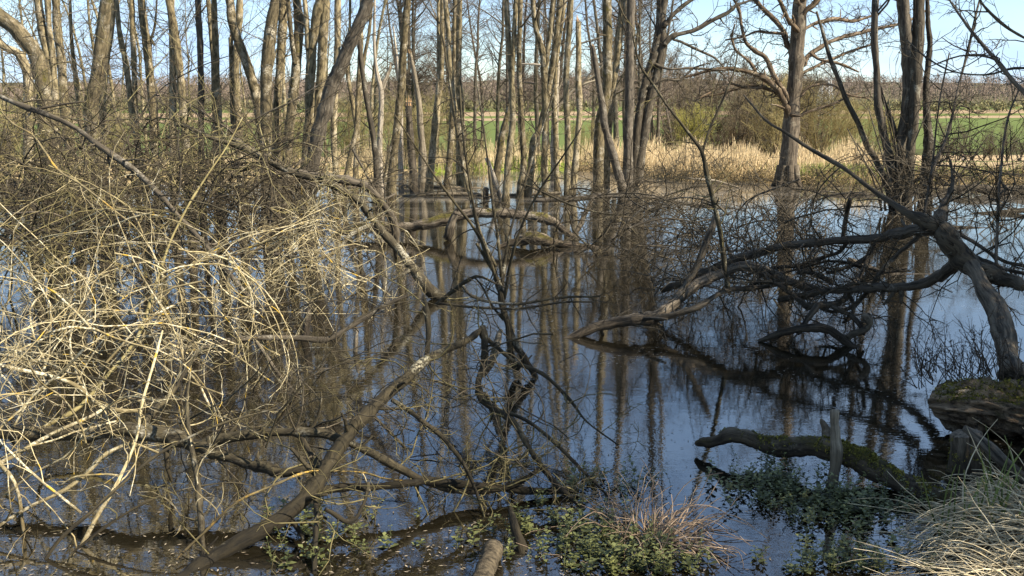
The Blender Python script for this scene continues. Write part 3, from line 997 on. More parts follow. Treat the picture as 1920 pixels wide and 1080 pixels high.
TREES = '''
leaning_alder|thick mossy trunk arching in from the upper left corner of the picture|15|alder_moss|9|-70,-50,28 0,25,27 40,60,30 70,98,28 82,140,27 85,185,27 88,230,28 90,300,30
leaning_alder|slimmer arching trunk bending down below the mossy arched trunk in the corner|15.5|alder|8|-60,20,12 -5,82,14 25,97,16 40,118,18 48,150,18 50,200,18 52,280,20
alder|two grey alder stems side by side right of the mossy arched trunk|17|alder|13|78,0,14 85,60,15 92,95,14 98,130,16 100,170,18 105,300,20;98,0,11 100,60,11 104,110,12 106,180,14 110,300,16
alder|pale straight alder third from the mossy arched trunk|18|alder|13|112,0,15 115,60,16 120,120,16 122,170,18 130,260,20 140,330,20
thin_alder|thin pole alder between the pale straight trunk and the thick dark leaner|19|alder|11|135,0,6 138,80,7 143,130,9 148,180,9 155,260,9
leaning_alder|thick dark trunk with rough bark leaning right behind the left thicket|15|alder_moss|13|207,-10,22 203,10,22 195,60,24 188,110,24 178,160,26 172,200,28 175,260,28 185,330,28
alder|pale trunk half hidden behind the thick dark leaner on the left|19|alder|11|222,-5,8 215,60,9 205,110,11 199,150,13 195,200,14 192,260,14
thin_alder|slim alder curving down right of the thick dark leaner|18|alder|12|220,0,9 228,70,10 236,110,11 243,160,11 250,220,12 262,290,12 270,340,12
thin_alder|slim straight alder crossing the curved slim one on the left|19.5|alder|12|240,0,9 245,70,10 249,140,10 254,220,9 258,300,9
alder|smooth sunlit alder leaning left with a thin dark neighbour behind it|18|alder|13|262,0,14 270,60,14 278,120,15 284,180,14 288,260,14 292,330,12
dead_sapling|thin dark forked sapling just behind the smooth sunlit alder|20|dark|9|297,0,3 293,50,4 285,80,5 287,140,6 293,220,7 296,300,7;^270,58,3 280,72,4 286,84,5
twin_alder|twin alder whose two stems cross in a narrow V left of the slim dark alder|17.5|alder|13|316,0,13 319,80,13 322,170,14 324,280,16 325,350,16;320,0,15 330,60,16 336,110,16 342,170,16 350,280,16
thin_alder|slim dark straight alder right of the narrow V shaped twin|19|dark|12|368,0,12 373,70,12 376,140,12 377,220,12 378,320,12
thin_alder|slim grey alder with a close companion in the left half|19|alder|12|385,0,9 392,60,10 398,120,11 402,200,12 404,300,12;405,0,11 406,80,12 407,140,12 410,220,14 412,300,14
forked_alder|alder with a bend, its stem slanting down right past a straight stem|18|alder|12|428,0,16 435,44,18 448,85,18 465,130,18 474,160,18 485,211,18 494,270,18 498,330,20
thin_alder|straight thin alder behind the slanting bent stem|20|alder|12|447,-4,12 447,40,13 444,70,12 441,130,13 445,200,14 450,300,14;^430,70,9 433,140,10 436,220,11 440,280,12
alder|stout sunlit alder with a brown moss patch high on its stem|17|alder_moss|14|515,0,22 507,48,22 502,100,22 499,150,22 498,240,22 500,296,24 502,350,28
alder|sunlit alder close behind the stout one with the moss patch|18.5|alder|13|529,0,14 528,60,15 524,130,16 520,200,16 518,300,16
alder|mossy grey alder with a cushion of moss and a thin side stem|18|alder_moss|13|553,-5,16 558,40,18 556,100,18 552,150,18 547,200,18 541,260,18 538,320,18;^541,0,9 545,40,9 549,80,9 554,120,9
alder|grey alder rising beside the thick dark slanting trunk, sharing its foot|17|alder|14|605,-8,17 598,20,18 593,50,18 587,100,18 582,150,18 581,200,18 578,260,20 575,320,22 572,370,25;575,0,9 578,50,10 580,90,10 581,130,9
leaning_alder|thick dark trunk slanting strongly to the upper right|16.6|dark|12|700,-18,22 692,0,22 678,40,22 662,75,23 645,115,24 628,150,26 612,200,27 600,240,27 590,290,28 582,340,30 578,375,32
alder|smooth pale alder behind the dark slanting trunk|18|alder|13|613,0,18 609,60,19 606,120,18 600,170,18 594,220,16 588,270,16
alder|slim pale alder passing behind the dark slanting trunk near its top|20|alder|13|630,0,13 631,60,12 630,120,12 628,170,12 625,260,12 630,330,12
thin_alder|pale crooked stem among thin poles right of the dark slanting trunk|21|alder|10|675,0,6 675,60,9 674,110,10 671,170,10 668,240,9 655,300,10 648,340,10
thin_alder|thin pale pole standing just left of the dark broken pole|22|alder|11|655,-4,5 654,60,5 650,130,7 660,190,9 668,250,8 666,330,8
thin_alder|hair thin sapling pole leaning out from behind the dark slanting trunk|23|alder|10|700,-4,5 694,60,6 684,110,7 678,170,8 672,230,8 669,330,8
snag|dark broken pole without branches left of the forked pale snag|20|dark|9|674,50,6 675,80,8 679,120,9 685,170,9 694,220,10 702,270,11 706,320,12
forked_snag|pale forked snag with one long thin arm and one sawn stub|22|dead|9|705,-4,4 703,60,5 704,110,6 709,145,8 715,168,10 714,220,10 712,280,11 715,345,12;^733,124,6 728,137,7 722,150,8 717,166,9
alder|smooth grey alder bending at the foot beside the burnt looking stumps|22|alder|14|767,-5,12 760,60,14 755,120,15 751,180,15 744,240,15 738,300,16 734,345,18 733,372,20;^746,235,8 737,270,9 728,305,10 722,340,12
snag|bare pointed spike leaning behind the smooth bent alder|25|dead|9|735,44,3 742,100,5 748,150,7 751,200,8 752,300,10
snag|tall tapering branchless snag between the black stump and the pond centre|26|dead|9|770,101,7 777,140,9 784,180,10 788,230,12 792,280,14 793,340,20
stump|short black broken snag with a splintered flat top|25|deaddark|9|766,192,12 768,240,13 771,290,14 776,346,16
forked_alder|pale alder splitting in two thin parallel stems left of the dark straight pair|25|alder|14|822,-4,9 823,60,9 825,110,10 824,150,11 820,200,13 814,260,14 808,320,14 805,352,16;^830,0,8 829,80,9 828,140,9 822,190,9
alder|sinuous alder running down to the water with a dark kink halfway|24|alder|14|835,-4,9 840,60,10 843,110,11 847,160,11 853,210,12 861,240,14 867,300,14 874,352,15
thin_alder|two thin straight poles behind the sinuous kinked alder|27|alder|13|855,-4,8 854,70,9 856,140,8 858,220,8 860,320,9;864,0,8 862,80,9 862,150,9 866,200,10 870,320,11
alder|low pale alder base leaning behind the sinuous kinked alder|26|alder|10|852,-4,7 850,120,8 848,210,10 846,260,12 842,310,13 838,350,15
alder|grey alder with two stems merging in a long narrow fork at the pond centre|22|alder|14|950,-4,9 952,50,10 955,100,10 959,150,11 961,200,12 960,240,12 954,290,13 950,340,13 948,372,15;^968,-4,9 964,60,10 961,120,10 960,180,9
alder|slender smooth alder just right of the long narrow fork|23|alder|14|976,-4,9 974,70,9 974,140,9 977,200,10 980,250,11 981,310,12 976,355,15
leaning_alder|short mossy trunk leaning between the forked alder and the pale stake|27|alder_moss|9|962,150,6 955,200,9 945,240,12 937,280,13 930,345,15
alder|alder with a dark collar where a crooked arm joins, centre right|22|alder|14|998,-4,9 1003,50,10 1012,80,12 1018,110,12 1020,160,12 1022,220,12 1020,300,13 1022,372,13;^1037,-4,9 1032,50,9 1028,90,9 1023,140,9 1021,190,8
leaning_alder|long alder slanting down left across its neighbours to a pale foot|23.5|alder|14|1050,-4,10 1044,60,10 1037,110,11 1030,160,11 1022,204,12 1010,245,12 1000,267,13 996,320,14 990,365,16
thin_alder|thin alder pole touching the top of the long slanting one|25|alder|13|1060,-4,8 1053,50,8 1045,100,8 1040,180,9 1042,260,10 1044,340,11
alder|straight even grey alder left of the flat topped pole|23|alder|14|1071,-4,10 1067,60,11 1063,120,12 1062,180,12 1064,250,12 1064,310,13 1064,368,14
snag|flat topped branchless pole beside the straight even alder|24|alder|9|1085,40,10 1086,100,11 1085,160,12 1087,210,12 1083,260,12 1078,320,14 1074,355,16
alder|big grey alder with a swelling bend above the split snag|25|alder_moss|14|1138,-4,17 1140,60,18 1140,110,18 1139,160,17 1134,200,18 1126,230,19 1123,290,20 1122,345,23
leaning_alder|smooth grey alder crossing close behind the big bent one|26|alder|14|1170,-4,10 1165,60,11 1158,110,12 1150,160,13 1145,210,13 1139,270,14 1136,340,16
snag|dark split snag leaning left with a fresh orange splinter face|24|dark|9|1112,86,7 1116,110,10 1122,150,11 1128,190,13 1134,230,14 1143,270,15 1155,310,16 1166,350,18 1172,376,20
alder|dark straight alder between the leaning split snag and the forked dark trunks|25|dark|14|1184,-4,16 1182,60,17 1181,120,17 1180,180,18 1178,240,18 1176,330,20 1176,355,23
dead_tree|bleached dead tree with pale crooked bare limbs behind the grey poles|29|dead|9|1046,120,7 1042,160,12 1041,200,14 1040,260,15 1040,335,18
'''
for line in TREES.strip().split('\n'):
    kind, lab, Y, mat, topz, stems = line.split('|')
    thin = kind in ('thin_alder', 'dead_sapling')
    dead = kind in ('snag', 'stump', 'forked_snag', 'dead_tree')
    tr_ = tree(kind, lab, float(Y), stems, mat, float(topz), crown=not dead, nb=5 if thin else 8, blen=1.2 if thin else 1.8, ntw=4, low=0 if dead else 9,
               cat='snag' if dead else 'tree')
    if kind == 'dead_tree':
        for s in ('1042,190,6 1060,178,5 1085,165,5 1120,125,4 1150,115,3', '1040,210,6 1070,175,6 1095,158,5 1118,150,4', '1044,160,5 1020,125,4 985,120,3 960,122,2', '1042,180,5 1062,130,4 1075,90,4 1100,78,3 1130,70,2', '1046,125,4 1035,60,3 1010,20,3 985,5,2', '1100,150,4 1115,140,4 1132,120,3'):
            mb = MB()
            mb.tubes(*capped(*trace(s, 29, 4, 0.3)), 6)
            mb.build('branch', M['dead'], tr_)

# the forked dark trunks with the long arms
ft = tree('forked_tree', 'dark forked trunk throwing long crooked arms into the open sky', 25.5,
          '1243,-4,19 1240,50,18 1228,100,17 1215,140,15 1205,180,15 1195,240,15 1190,320,17 1188,352,20;^1262,-70,10 1250,-10,13 1244,40,14 1245,80,15 1235,130,16 1222,180,18 1212,230,18 1202,290,18 1196,345,22', 'dark', 12, nb=10)
arms = ['1244,50,12 1252,42,10 1265,25,8 1290,5,7 1310,-10,6 1340,-40,4', '1246,85,11 1256,74,10 1270,66,9 1300,58,8 1330,42,8 1365,25,7 1380,12,6 1400,4,5 1430,-8,4',
        '1262,74,5 1280,80,5 1300,90,5 1340,108,4 1356,125,3', '1228,120,5 1255,130,4 1290,128,4 1330,130,4 1362,132,3', '1215,165,5 1245,150,4 1275,150,4 1300,128,3 1330,118,2']


def limbs(root, lst, Y, mat, twmat, n=4, wob=0.35, sides=7, per=7, tlen=0.8, sub=4, tw=0.006, up=0.02, wander=0.22, curl=0.2, name='branch', twname='twigs', spread=0.9, grav=None, third=True):
    """traced limbs, each a part, with one mesh of twigs for them all"""
    firsts = []
    for e in lst:
        s, y = e if isinstance(e, tuple) else (e, Y)
        P, R = trace(s, y, n, wob)
        mb = MB()
        if wob >= 0.3:                               # swollen knots
            for q in range(1, len(R) - 1):
                if rng.random() < .13:
                    R[q] *= rng.uniform(1.12, 1.3)
        mb.tubes(*capped(P, R), sides)
        K = 24
        Pk, Rk, L = resample(P, R, K)
        for q in range(int(L * 3.0) if Rk[0] > .008 else 0):          # broken snags along the limb
            e = rng.integers(2, K - 2)
            tg = unit(Pk[e + 1] - Pk[e])
            dn = unit(np.cross(tg, rng.normal(0, 1, 3))) + tg * rng.uniform(-.1, .8)
            ln = Rk[e] * rng.uniform(2, 6)
            A_, B_ = walk(Pk[e], dn, ln, 4, .12, .1, (0, 0, 0), Rk[e] * rng.uniform(.3, .5), Rk[e] * .18)
            mb.tubes(*capped(A_[0], B_[0], True, False), 6)
        mb.build(name, M[mat], root)
        nb = max(2, int(per * L))
        st, d, rr, t = shoots(Pk[None], Rk[None], nb, 0.1, 1.0, spread, 0.3)
        ln = tlen * rng.uniform(0.3, 1.25, len(t)) * (1.15 - 0.5 * t)
        firsts.append(walk(st, d, ln, 7, wander, curl, (0, 0, up), np.minimum(rr * 0.55, tw * 1.8), tw * 0.6))
    P1 = np.concatenate([f[0] for f in firsts])
    R1 = np.concatenate([f[1] for f in firsts])
    few = len(P1) <= 14
    for g in ([slice(i, i + 1) for i in range(len(P1))] if few else [slice(None)]):
        cb = MB()
        cb.tubes(P1[g], R1[g], 4)
        if sub:
            st, d, rr, t = shoots(P1[g], R1[g], sub, 0.15, 0.98, 0.8, 0.3)
            P2, R2 = walk(st, d, tlen * 0.4 * rng.uniform(0.3, 1.3, len(t)), 5, wander, curl, (0, 0, up), tw * 0.8, tw * 0.45)
            cb.tubes(P2, R2, 3)
            if third:
                st, d, rr, t = shoots(P2, R2, 3, 0.15, 0.98, 0.8, 0.3)
                P3, R3 = walk(st, d, tlen * 0.16 * rng.uniform(0.3, 1.3, len(t)), 4, wander, curl, (0, 0, up), tw * 0.6, tw * 0.35)
                cb.tubes(P3, R3, 3)
        tag(cb.build('side_twig' if few else twname, M[twmat], root), kind=None if few else 'stuff')


limbs(ft, arms, 25.5, 'dark', 'twig_d', per=2.2, tlen=1.1, sub=5, tw=0.008)

# ------------------------------------------------------------------ the oak on the far bank
P, R, op = full_stem('1504,-4,24 1499,40,26 1496,100,28 1492,150,27 1487,200,28 1483,250,31 1479,300,33 1477,335,37 1476,352,44', 26.9, 12.5, flare=1.2)
oak = thing('oak_tree', (P[0, 0], P[0, 1], 0), 'thick old oak with twisting limbs standing alone at the far water edge', 'tree')
mb = MB()
mb.tubes(P, R, 18)
mb.build('trunk', M['oak'], oak)
ol = ['1484,238,15 1476,205,14 1468,190,13 1455,165,12 1435,150,11 1420,140,9 1390,133,8 1355,130,7 1320,135,6 1295,142,5 1270,150,3',
      '1484,205,11 1470,170,11 1462,160,10 1448,135,10 1435,110,9 1415,95,8 1400,80,7 1390,50,6 1385,20,5 1370,-10,4',
      '1488,125,10 1482,100,9 1475,85,11 1470,65,11 1455,40,10 1435,20,9 1420,5,7 1395,-20,5',
      '1495,132,10 1506,118,10 1520,100,9 1545,85,8 1580,70,7 1620,60,7 1660,50,6 1700,40,5 1735,20,3', '1490,160,8 1502,140,7 1525,125,6 1560,110,6 1600,95,5 1640,82,3',
      '1487,190,7 1500,180,6 1512,165,6 1530,158,5 1560,160,4 1590,178,4 1630,185,2', '1484,250,6 1500,218,6 1530,205,5 1560,195,5 1590,182,3 1625,170,2',
      '1483,195,7 1475,200,6 1462,180,6 1440,168,6 1410,160,5 1375,168,5 1340,178,4 1310,182,3', '1500,40,11 1512,20,10 1530,0,9 1550,-30,7', '1498,60,9 1480,40,8 1465,10,8 1450,-20,6',
      '1434,150,6 1425,165,6 1390,163,5 1370,158,4 1345,168,4 1300,190,3', '1420,140,5 1405,115,5 1380,95,5 1372,70,4 1378,45,3', '1520,100,6 1540,112,5 1575,120,5 1610,135,3',
      '1500,60,9 1525,45,8 1565,35,7 1600,40,6 1650,25,4', '1470,65,6 1445,62,5 1415,60,5 1390,70,4 1360,75,3', '1486,170,6 1484,140,5 1488,105,5', '1500,10,10 1480,-30,9 1450,-70,7', '1504,0,12 1530,-50,10 1560,-100,7']
ols = []
for s in ol:
    dy = random.uniform(-1.4, 1.4)
    ols.append((s, [26.9, 26.9 + dy * 0.5, 26.9 + dy]))
limbs(oak, ols, 26.9, 'oak_limb', 'twig_d', wob=0.5, per=5, tlen=1.0, sub=5, tw=0.0075, wander=0.35, curl=0.3, sides=8)
cb = MB()
twiggery(cb, P, R, 5.0, 26, 3.4, 9, up=0.03, wander=0.25, r=0.03, tw=0.009)
cb.build('crown', M['twig_d'], oak)
mb = MB()
for k in range(7):                               # roots flaring into the bank
    a = k * 0.9 + 0.2
    c0 = P[0] * [1, 1, 0]
    mb.tubes(smooth(np.array([c0 + [0.18 * math.cos(a), 0.18 * math.sin(a), 0.55], c0 + [0.29 * math.cos(a), 0.29 * math.sin(a), 0.12], c0 + [0.42 * math.cos(a), 0.42 * math.sin(a), -0.12]]), 4), np.linspace(0.12, 0.06, 9), 7)
mb.build('root_flare', M['oak'], oak)

# ------------------------------------------------------------------ the many stemmed willow at the right
wl = tree('many_stemmed_willow', 'dark many stemmed willow rising from the water with thin shoots round its foot', 19.5,
          '1635,-4,13 1634,60,13 1640,130,12 1645,200,14 1655,250,15 1668,300,17 1676,350,18 1682,392,20;1685,-4,22 1693,60,24 1700,120,24 1702,180,23 1694,240,22 1690,300,25 1688,360,28 1690,397,32;@-.3 1729,-4,20 1726,60,22 1722,120,22 1718,180,21 1714,240,18 1708,280,17 1704,340,18 1700,394,22;'
          '1744,10,8 1745,40,9 1748,80,11 1744,120,11 1738,160,11 1740,220,14 1742,280,20 1738,330,24 1732,397,28;@.4 1535,20,4 1545,55,6 1560,110,8 1575,150,9 1590,190,10 1610,230,10 1625,270,11 1640,295,12 1655,325,13 1672,375,16;^1645,140,7 1660,190,7 1675,230,8 1684,265,9', 'willow', 11, nb=14, blen=2.0)
sl_ = []
for k in range(24):
    bx = random.uniform(1650, 1770)
    tx = bx + random.uniform(-95, 95)
    ty = random.uniform(170, 330)
    sl_.append(f'{bx},{395},4 {bx + (tx - bx) * .3 + random.uniform(-8, 8)},{395 - (395 - ty) * .4},3.2 {tx},{ty},1.6')
limbs(wl, sl_, [19.3, 19.0], 'dark', 'twig_d', name='shoot', per=3, tlen=0.5, sub=2, tw=0.005, third=False, sides=5)

# ------------------------------------------------------------------ fallen willow at the right
fw_ = thing('fallen_willow', at(1890, 690, 6.2) * [1, 1, 0], 'fallen willow leaning out from the mossy root log with its crown lying over the water', 'fallen tree')
mb = MB()
P, R = trace('1897,705,46 1890,660,39 1877,605,37 1852,560,33 1826,517,30 1803,488,33', [6.15, 7.6], 6, 0.25)
mb.tubes(*capped(P, R), 14)
mb.build('trunk', M['greywood'], fw_)
mb = MB()
P, R = trace('1918,540,16 1905,532,22 1880,524,30 1845,510,36 1810,485,42 1787,456,43 1764,432,40 1738,415,30 1700,397,14 1650,365,10 1600,328,9 1560,302,8 1520,280,7 1480,252,6 1440,228,5 1412,198,4 1395,178,3', [7.1, 7.5, 7.7, 8.6, 9.2], 6, 0.3)
mb.tubes(*capped(P, R), 14)
# peeling strips of bark along the trunk
for k in range(70):
    i = rng.integers(2, 45)
    o_ = unit(np.cross(P[i + 1] - P[i], rng.normal(0, 1, 3))) * R[i]
    Q, r_ = walk(P[i] + o_ * 0.9, unit(P[i + 1] - P[i]) + o_ / R[i] * 0.5, rng.uniform(.05, .16), 4, .15, 0, (0, 0, -.1), .006, .002)
    mb.tubes(Q, r_, 4)
mb.build('trunk', M['willow'], fw_)
fl = [('1790,497,22 1770,512,20 1740,525,19 1700,535,17 1650,540,15 1600,545,13 1540,547,12 1500,556,11 1460,563,9', [7.7, 8.8]),
      ('1752,428,30 1720,432,22 1680,440,18 1640,446,16 1580,450,14 1520,456,14 1460,461,15 1420,472,16 1370,490,17 1320,512,15 1275,530,14 1240,545,10', [8.4, 9.6]),
      ('1762,425,24 1770,405,20 1778,370,11 1785,340,7 1782,300,4', [8.2, 8.6]),
      ('1735,418,14 1715,450,9 1690,470,9 1660,498,9 1640,520,10 1625,545,9 1600,575,8 1565,585,7 1540,578,7', [8.5, 8.5, 8.8]),
      ('1600,540,10 1585,560,10 1560,575,12 1530,580,13 1512,600,11 1495,625,9', [8.6, 8.2]),
      ('1530,580,13 1515,575,12 1495,560,11 1470,540,10 1455,530,7 1430,528,6 1400,540,6', [8.4, 8.8]),
      ('1560,575,8 1590,590,8 1612,612,8 1620,628,6', [8.4, 8.2]), ('1590,545,8 1600,570,8 1595,595,8 1580,605,6', [8.5, 8.4]),
      ('1640,446,9 1632,475,8 1615,490,8 1585,500,8 1550,512,6', [8.9, 9.2]), ('1630,480,9 1610,520,9 1585,540,10 1565,545,8', [8.9, 8.7]),
      ('1560,530,10 1540,522,10 1515,512,11 1495,510,10', [9.0, 9.1]), ('1680,540,10 1668,558,8 1655,572,4', [8.2, 8.2]), ('1690,538,9 1691,556,8 1690,570,4', [8.15, 8.15]),
      ('1700,502,6 1660,510,6 1610,498,6 1560,490,5 1530,495,5 1480,508,5 1420,520,4', [8.8, 9.4]), ('1745,330,7 1775,260,6 1795,180,5 1815,100,5 1838,0,4 1845,-40,3', [8.6, 9.6]),
      ('1730,420,6 1745,330,5 1752,270,4 1762,190,4 1780,100,3', [8.6, 9.0]), ('1868,500,6 1872,400,6 1878,300,5 1890,220,4 1912,165,3', [7.6, 8.2]),
      ('1800,470,10 1840,490,8 1880,505,7 1925,515,6', [7.7, 7.4]), ('1760,425,9 1800,440,8 1850,470,7 1890,492,7 1930,500,6', [8.2, 7.8]),
      ('1590,450,8 1575,470,8 1545,480,7 1500,498,7 1460,502,6 1400,515,5', [9.2, 9.6]), ('1580,450,10 1586,410,10 1594,373,8', [9.2, 9.0])]
limbs(fw_, fl, 8.5, 'deaddark', 'twig_d', wob=0.6, per=9, tlen=0.8, sub=4, tw=0.004, wander=0.3, curl=0.35, sides=8, third=True)


def branch_thing(kind, label, cat, lst, Y, mat, twmat='twig_d', **kw):
    s, y = lst[0] if isinstance(lst[0], tuple) else (lst[0], Y)
    A = px(s)
    p = at(A[0, 0], A[0, 1], float(np.atleast_1d(y)[0]))
    root = thing(kind, (p[0], p[1], 0), label, cat)
    limbs(root, lst, Y, mat, twmat, **kw)
    return root


def log_thing(kind, label, cat, s, Y, mat, sides=12, wob=0.35, group=None, n=6):
    P, R = trace(s, Y, n, wob)
    mb = MB()
    mb.tubes(*capped(P, R), sides)
    global LAST
    LAST = (P, R)
    o = mb.build(kind, M[mat], None, P[0] * [1, 1, 0])
    return tag(o, label, cat, group)


branch_thing('fallen_branch', 'long grey gnarled limb dipping its pale tip into the open water right of centre', 'fallen branch',
             [('1055,636,6 1075,630,12 1100,620,16 1140,606,19 1180,599,20 1215,597,22 1232,588,20 1260,572,20 1290,553,20 1320,531,20 1360,511,20 1400,498,20 1440,510,18 1490,531,16 1540,546,13', [8.4, 8.5, 9.0, 8.9]),
              ('1228,598,12 1260,590,11 1310,575,10 1345,553,10 1375,542,10 1420,538,9 1460,533,8 1500,528,6', [8.5, 8.8]),
              ('1262,568,14 1290,530,12 1318,470,13 1335,430,12 1343,402,9', [8.8, 9.3])],
             8.7, 'greywood', 'twig_d', wob=0.45, per=6, tlen=0.6, sub=3, tw=0.004, wander=0.3, curl=0.3, sides=10)
branch_thing('sapling', 'green barked sapling leaning left across the reeds with a forked top', 'sapling',
             [('1366,540,9 1360,500,9 1352,440,9 1338,380,8 1322,310,8 1313,280,7 1290,250,6 1255,205,5 1225,160,5 1200,120,4 1185,60,3', 8.6), ('1316,290,6 1330,245,4 1350,200,4 1375,140,3 1385,90,2', [8.6, 8.9])],
             8.6, 'mosslimb', 'twig_o', per=5, tlen=0.5, sub=2, tw=0.003, third=False)
lt = log_thing('driftwood', 'curved grey driftwood bow arching over its own reflection right of centre', 'driftwood',
               '1422,640,5 1450,631,14 1470,624,16 1495,619,16 1530,615,17 1565,624,17 1590,640,15 1622,654,12 1680,662,7', [8.25, 8.05], 'greywood', 12)
mb = MB()
mb.tubes(*capped(*trace('1588,634,12 1605,625,13 1625,618,13 1633,606,14 1628,594,14 1618,590,9', 8.1, 5, 0.4)), 9)
mb.build('hooked_knot', M['greywood'], lt)
lg = log_thing('mossy_log', 'weathered mossy log lying half in the water behind the upright stake', 'log',
               '1308,832,8 1320,829,17 1340,828,22 1375,816,27 1410,828,32 1450,838,34 1500,836,34 1550,843,38 1600,862,40 1650,886,42 1700,907,43 1750,928,44 1795,948,44', [5.45, 5.3, 5.0, 4.65], 'mosslog', 20, 0.25, n=8)
LG = LAST
mb = MB()
mb.tubes(*capped(*trace('1556,838,22 1549,818,19 1546,800,16 1543,788,12', 5.12, 5, 0.4)), 9)
mb.build('branch_stub', M['mosslog'], lg)
log_thing('stake', 'upright weathered broken stake standing in front of the mossy log', 'stake', '1552,930,18 1558,915,19 1564,890,20 1568,850,20 1566,815,18 1564,792,17 1565,770,15', 4.93, 'dead', 10, 0.2)

def moss_on(name, root, P, R, t0, t1, n, thr=0.0):
    Pk, Rk, _ = resample(P, R, 200)
    T = unit(np.gradient(Pk, axis=0))
    U = unit(np.cross(T, [0, 0, 1.0]))
    V = np.cross(U, T)
    i = rng.integers(int(t0 * 199), int(t1 * 199), n)
    a = rng.normal(math.pi / 2, .75, n)
    k = (np.sin(i * .11 + 1) + np.sin(i * .31 + a * 3) + rng.normal(0, .6, n)) > thr
    i, a = i[k], a[k]
    c0 = Pk[i] + (U[i] * np.cos(a)[:, None] + V[i] * np.sin(a)[:, None]) * Rk[i][:, None]
    mb = MB()
    mb.faces(c0[:, None] + rng.normal(0, 1, (len(c0), 3, 3)) * .005 + (U[i] * np.cos(a)[:, None] + V[i] * np.sin(a)[:, None])[:, None] * .003)
    mb.build(name, M['mosstuft'], root)


M['mosstuft'] = simple('moss_tuft', (0.04, 0.04, 0.008), (0.2, 0.175, 0.03), 9, 0.95, tint=True)
moss_on('moss', lg, *LG, .12, .98, 5200, .35)
moss_on('moss', lg, *LG, .5, .8, 3000, -.6)
# root log, stump and plank at the right bank


def lumpy(P, R, rings, sides, amp, seed, flat=1.0):
    rg = np.random.default_rng(seed)
    Pk, Rk, L = resample(P, R, rings)
    T = unit(np.gradient(Pk, axis=0))
    U = unit(np.cross(T, [0, 0, 1.0]))
    V = np.cross(U, T)
    a = np.linspace(0, 2 * math.pi, sides + 1)[:-1]
    a = np.append(a, a[0])
    u = np.linspace(0, L, rings)[:, None]
    disp = np.zeros((rings, sides + 1))
    for k in range(26):
        fa, fu, ph = rg.integers(1, 14), rg.uniform(1, 46), rg.uniform(0, 6.28)
        disp += (1 - 2 * np.abs(np.sin(0.5 * (fa * a[None] * 2 + fu * u + ph)))) / (2 + 0.25 * fa + 0.06 * fu)
    rr = Rk[:, None] * (1 + amp * disp)
    G = Pk[:, None] + U[:, None] * (rr * np.cos(a)[None])[..., None] + V[:, None] * (rr * np.sin(a)[None] * flat)[..., None]
    b = np.stack([rr * np.cos(a)[None], rr * np.sin(a)[None], np.repeat(u, sides + 1, 1)], -1)
    return G, b


P, R = trace('1752,768,20 1757,765,60 1765,763,86 1790,762,104 1830,762,112 1880,768,118 1940,772,118 2010,778,110 2060,780,100', [5.85, 5.75], 6)
G, b = lumpy(P, R, 150, 90, 0.19, 4)
mb = MB()
mb.grid(G, 0.4, b)
mb.faces(np.stack([np.repeat(G[:1].mean(1), 90, 0), G[0, :-1], G[0, 1:]], 1))
rl = mb.build('root_log', M['rotwood'], None, P[4] * [1, 1, 0])
tag(rl, 'thick rotten root log with a mossy top jutting over the water at the right edge', 'log')
mb = MB()
for k in range(9):
    i = rng.integers(20, 120)
    j = rng.integers(50, 88)
    c0 = G[i, j]
    Q, r_ = walk(c0, [rng.normal(-.3, .4), -.3, -rng.uniform(.2, 1)], rng.uniform(.06, .16), 5, .3, .2, (0, 0, -.1), .016, .004)
    mb.tubes(Q, r_, 6)
mb.build('root_stub', M['deaddark'], rl)
moss = MB()
n = 9000
ii, jj = rng.integers(6, 145, n), rng.integers(8, 40, n)
c0 = G[ii, jj] + rng.normal(0, 0.006, (n, 3))
A = rng.normal(0, 1, (n, 3, 3)) * 0.006
moss.faces(c0[:, None] + A + np.array([0, 0, 0.004]))
moss.build('moss', M['mosstuft'], rl)
P, R = trace('1822,930,92 1820,900,84 1816,860,74 1813,830,64 1811,812,58', 5.1, 5)
G, b = lumpy(P, R, 40, 60, 0.10, 9)
mb = MB()
mb.grid(G, 0.4, b)
mb.faces(np.stack([np.repeat(G[-1:].mean(1) + [[0, 0, 0.012]], 60, 0), G[-1, :-1], G[-1, 1:]], 1))
st_ = mb.build('stump', M['mosslog'], None, P[0] * [1, 1, 0])
tag(st_, 'short mossy stump standing in the water below the rotten root log', 'stump')
moss = MB()
ii, jj = rng.integers(2, 38, 1800), rng.integers(0, 60, 1800)
k = (np.sin(jj * .31) + np.sin(ii * .4 + jj * .1) + rng.normal(0, .6, 1800)) > 0.1
c0 = G[ii[k], jj[k]]
moss.faces(c0[:, None] + rng.normal(0, 1, (len(c0), 3, 3)) * 0.005)
moss.build('moss', M['mosstuft'], st_)
log_thing('plank', 'grey weathered slab of wood leaning against the mossy stump', 'wood slab', '1808,803,13 1835,822,19 1865,850,22 1900,884,24 1940,918,24', [5.0, 4.7], 'greywood', 8, 0.15)
log_thing('birch_log', 'pale barked log end sticking out of the water at the bottom edge', 'log', '900,1120,44 908,1080,42 916,1055,40 924,1034,36 928,1028,26', [3.75, 4.1], 'birch', 14, 0.15)
log_thing('stake', 'brown stripped stick leaning beside the pale log end at the bottom edge', 'stake', '990,1100,18 987,1075,18 982,1045,19 972,1010,18 964,980,16 957,952,11', [3.95, 4.35], 'mosslimb', 10, 0.2)

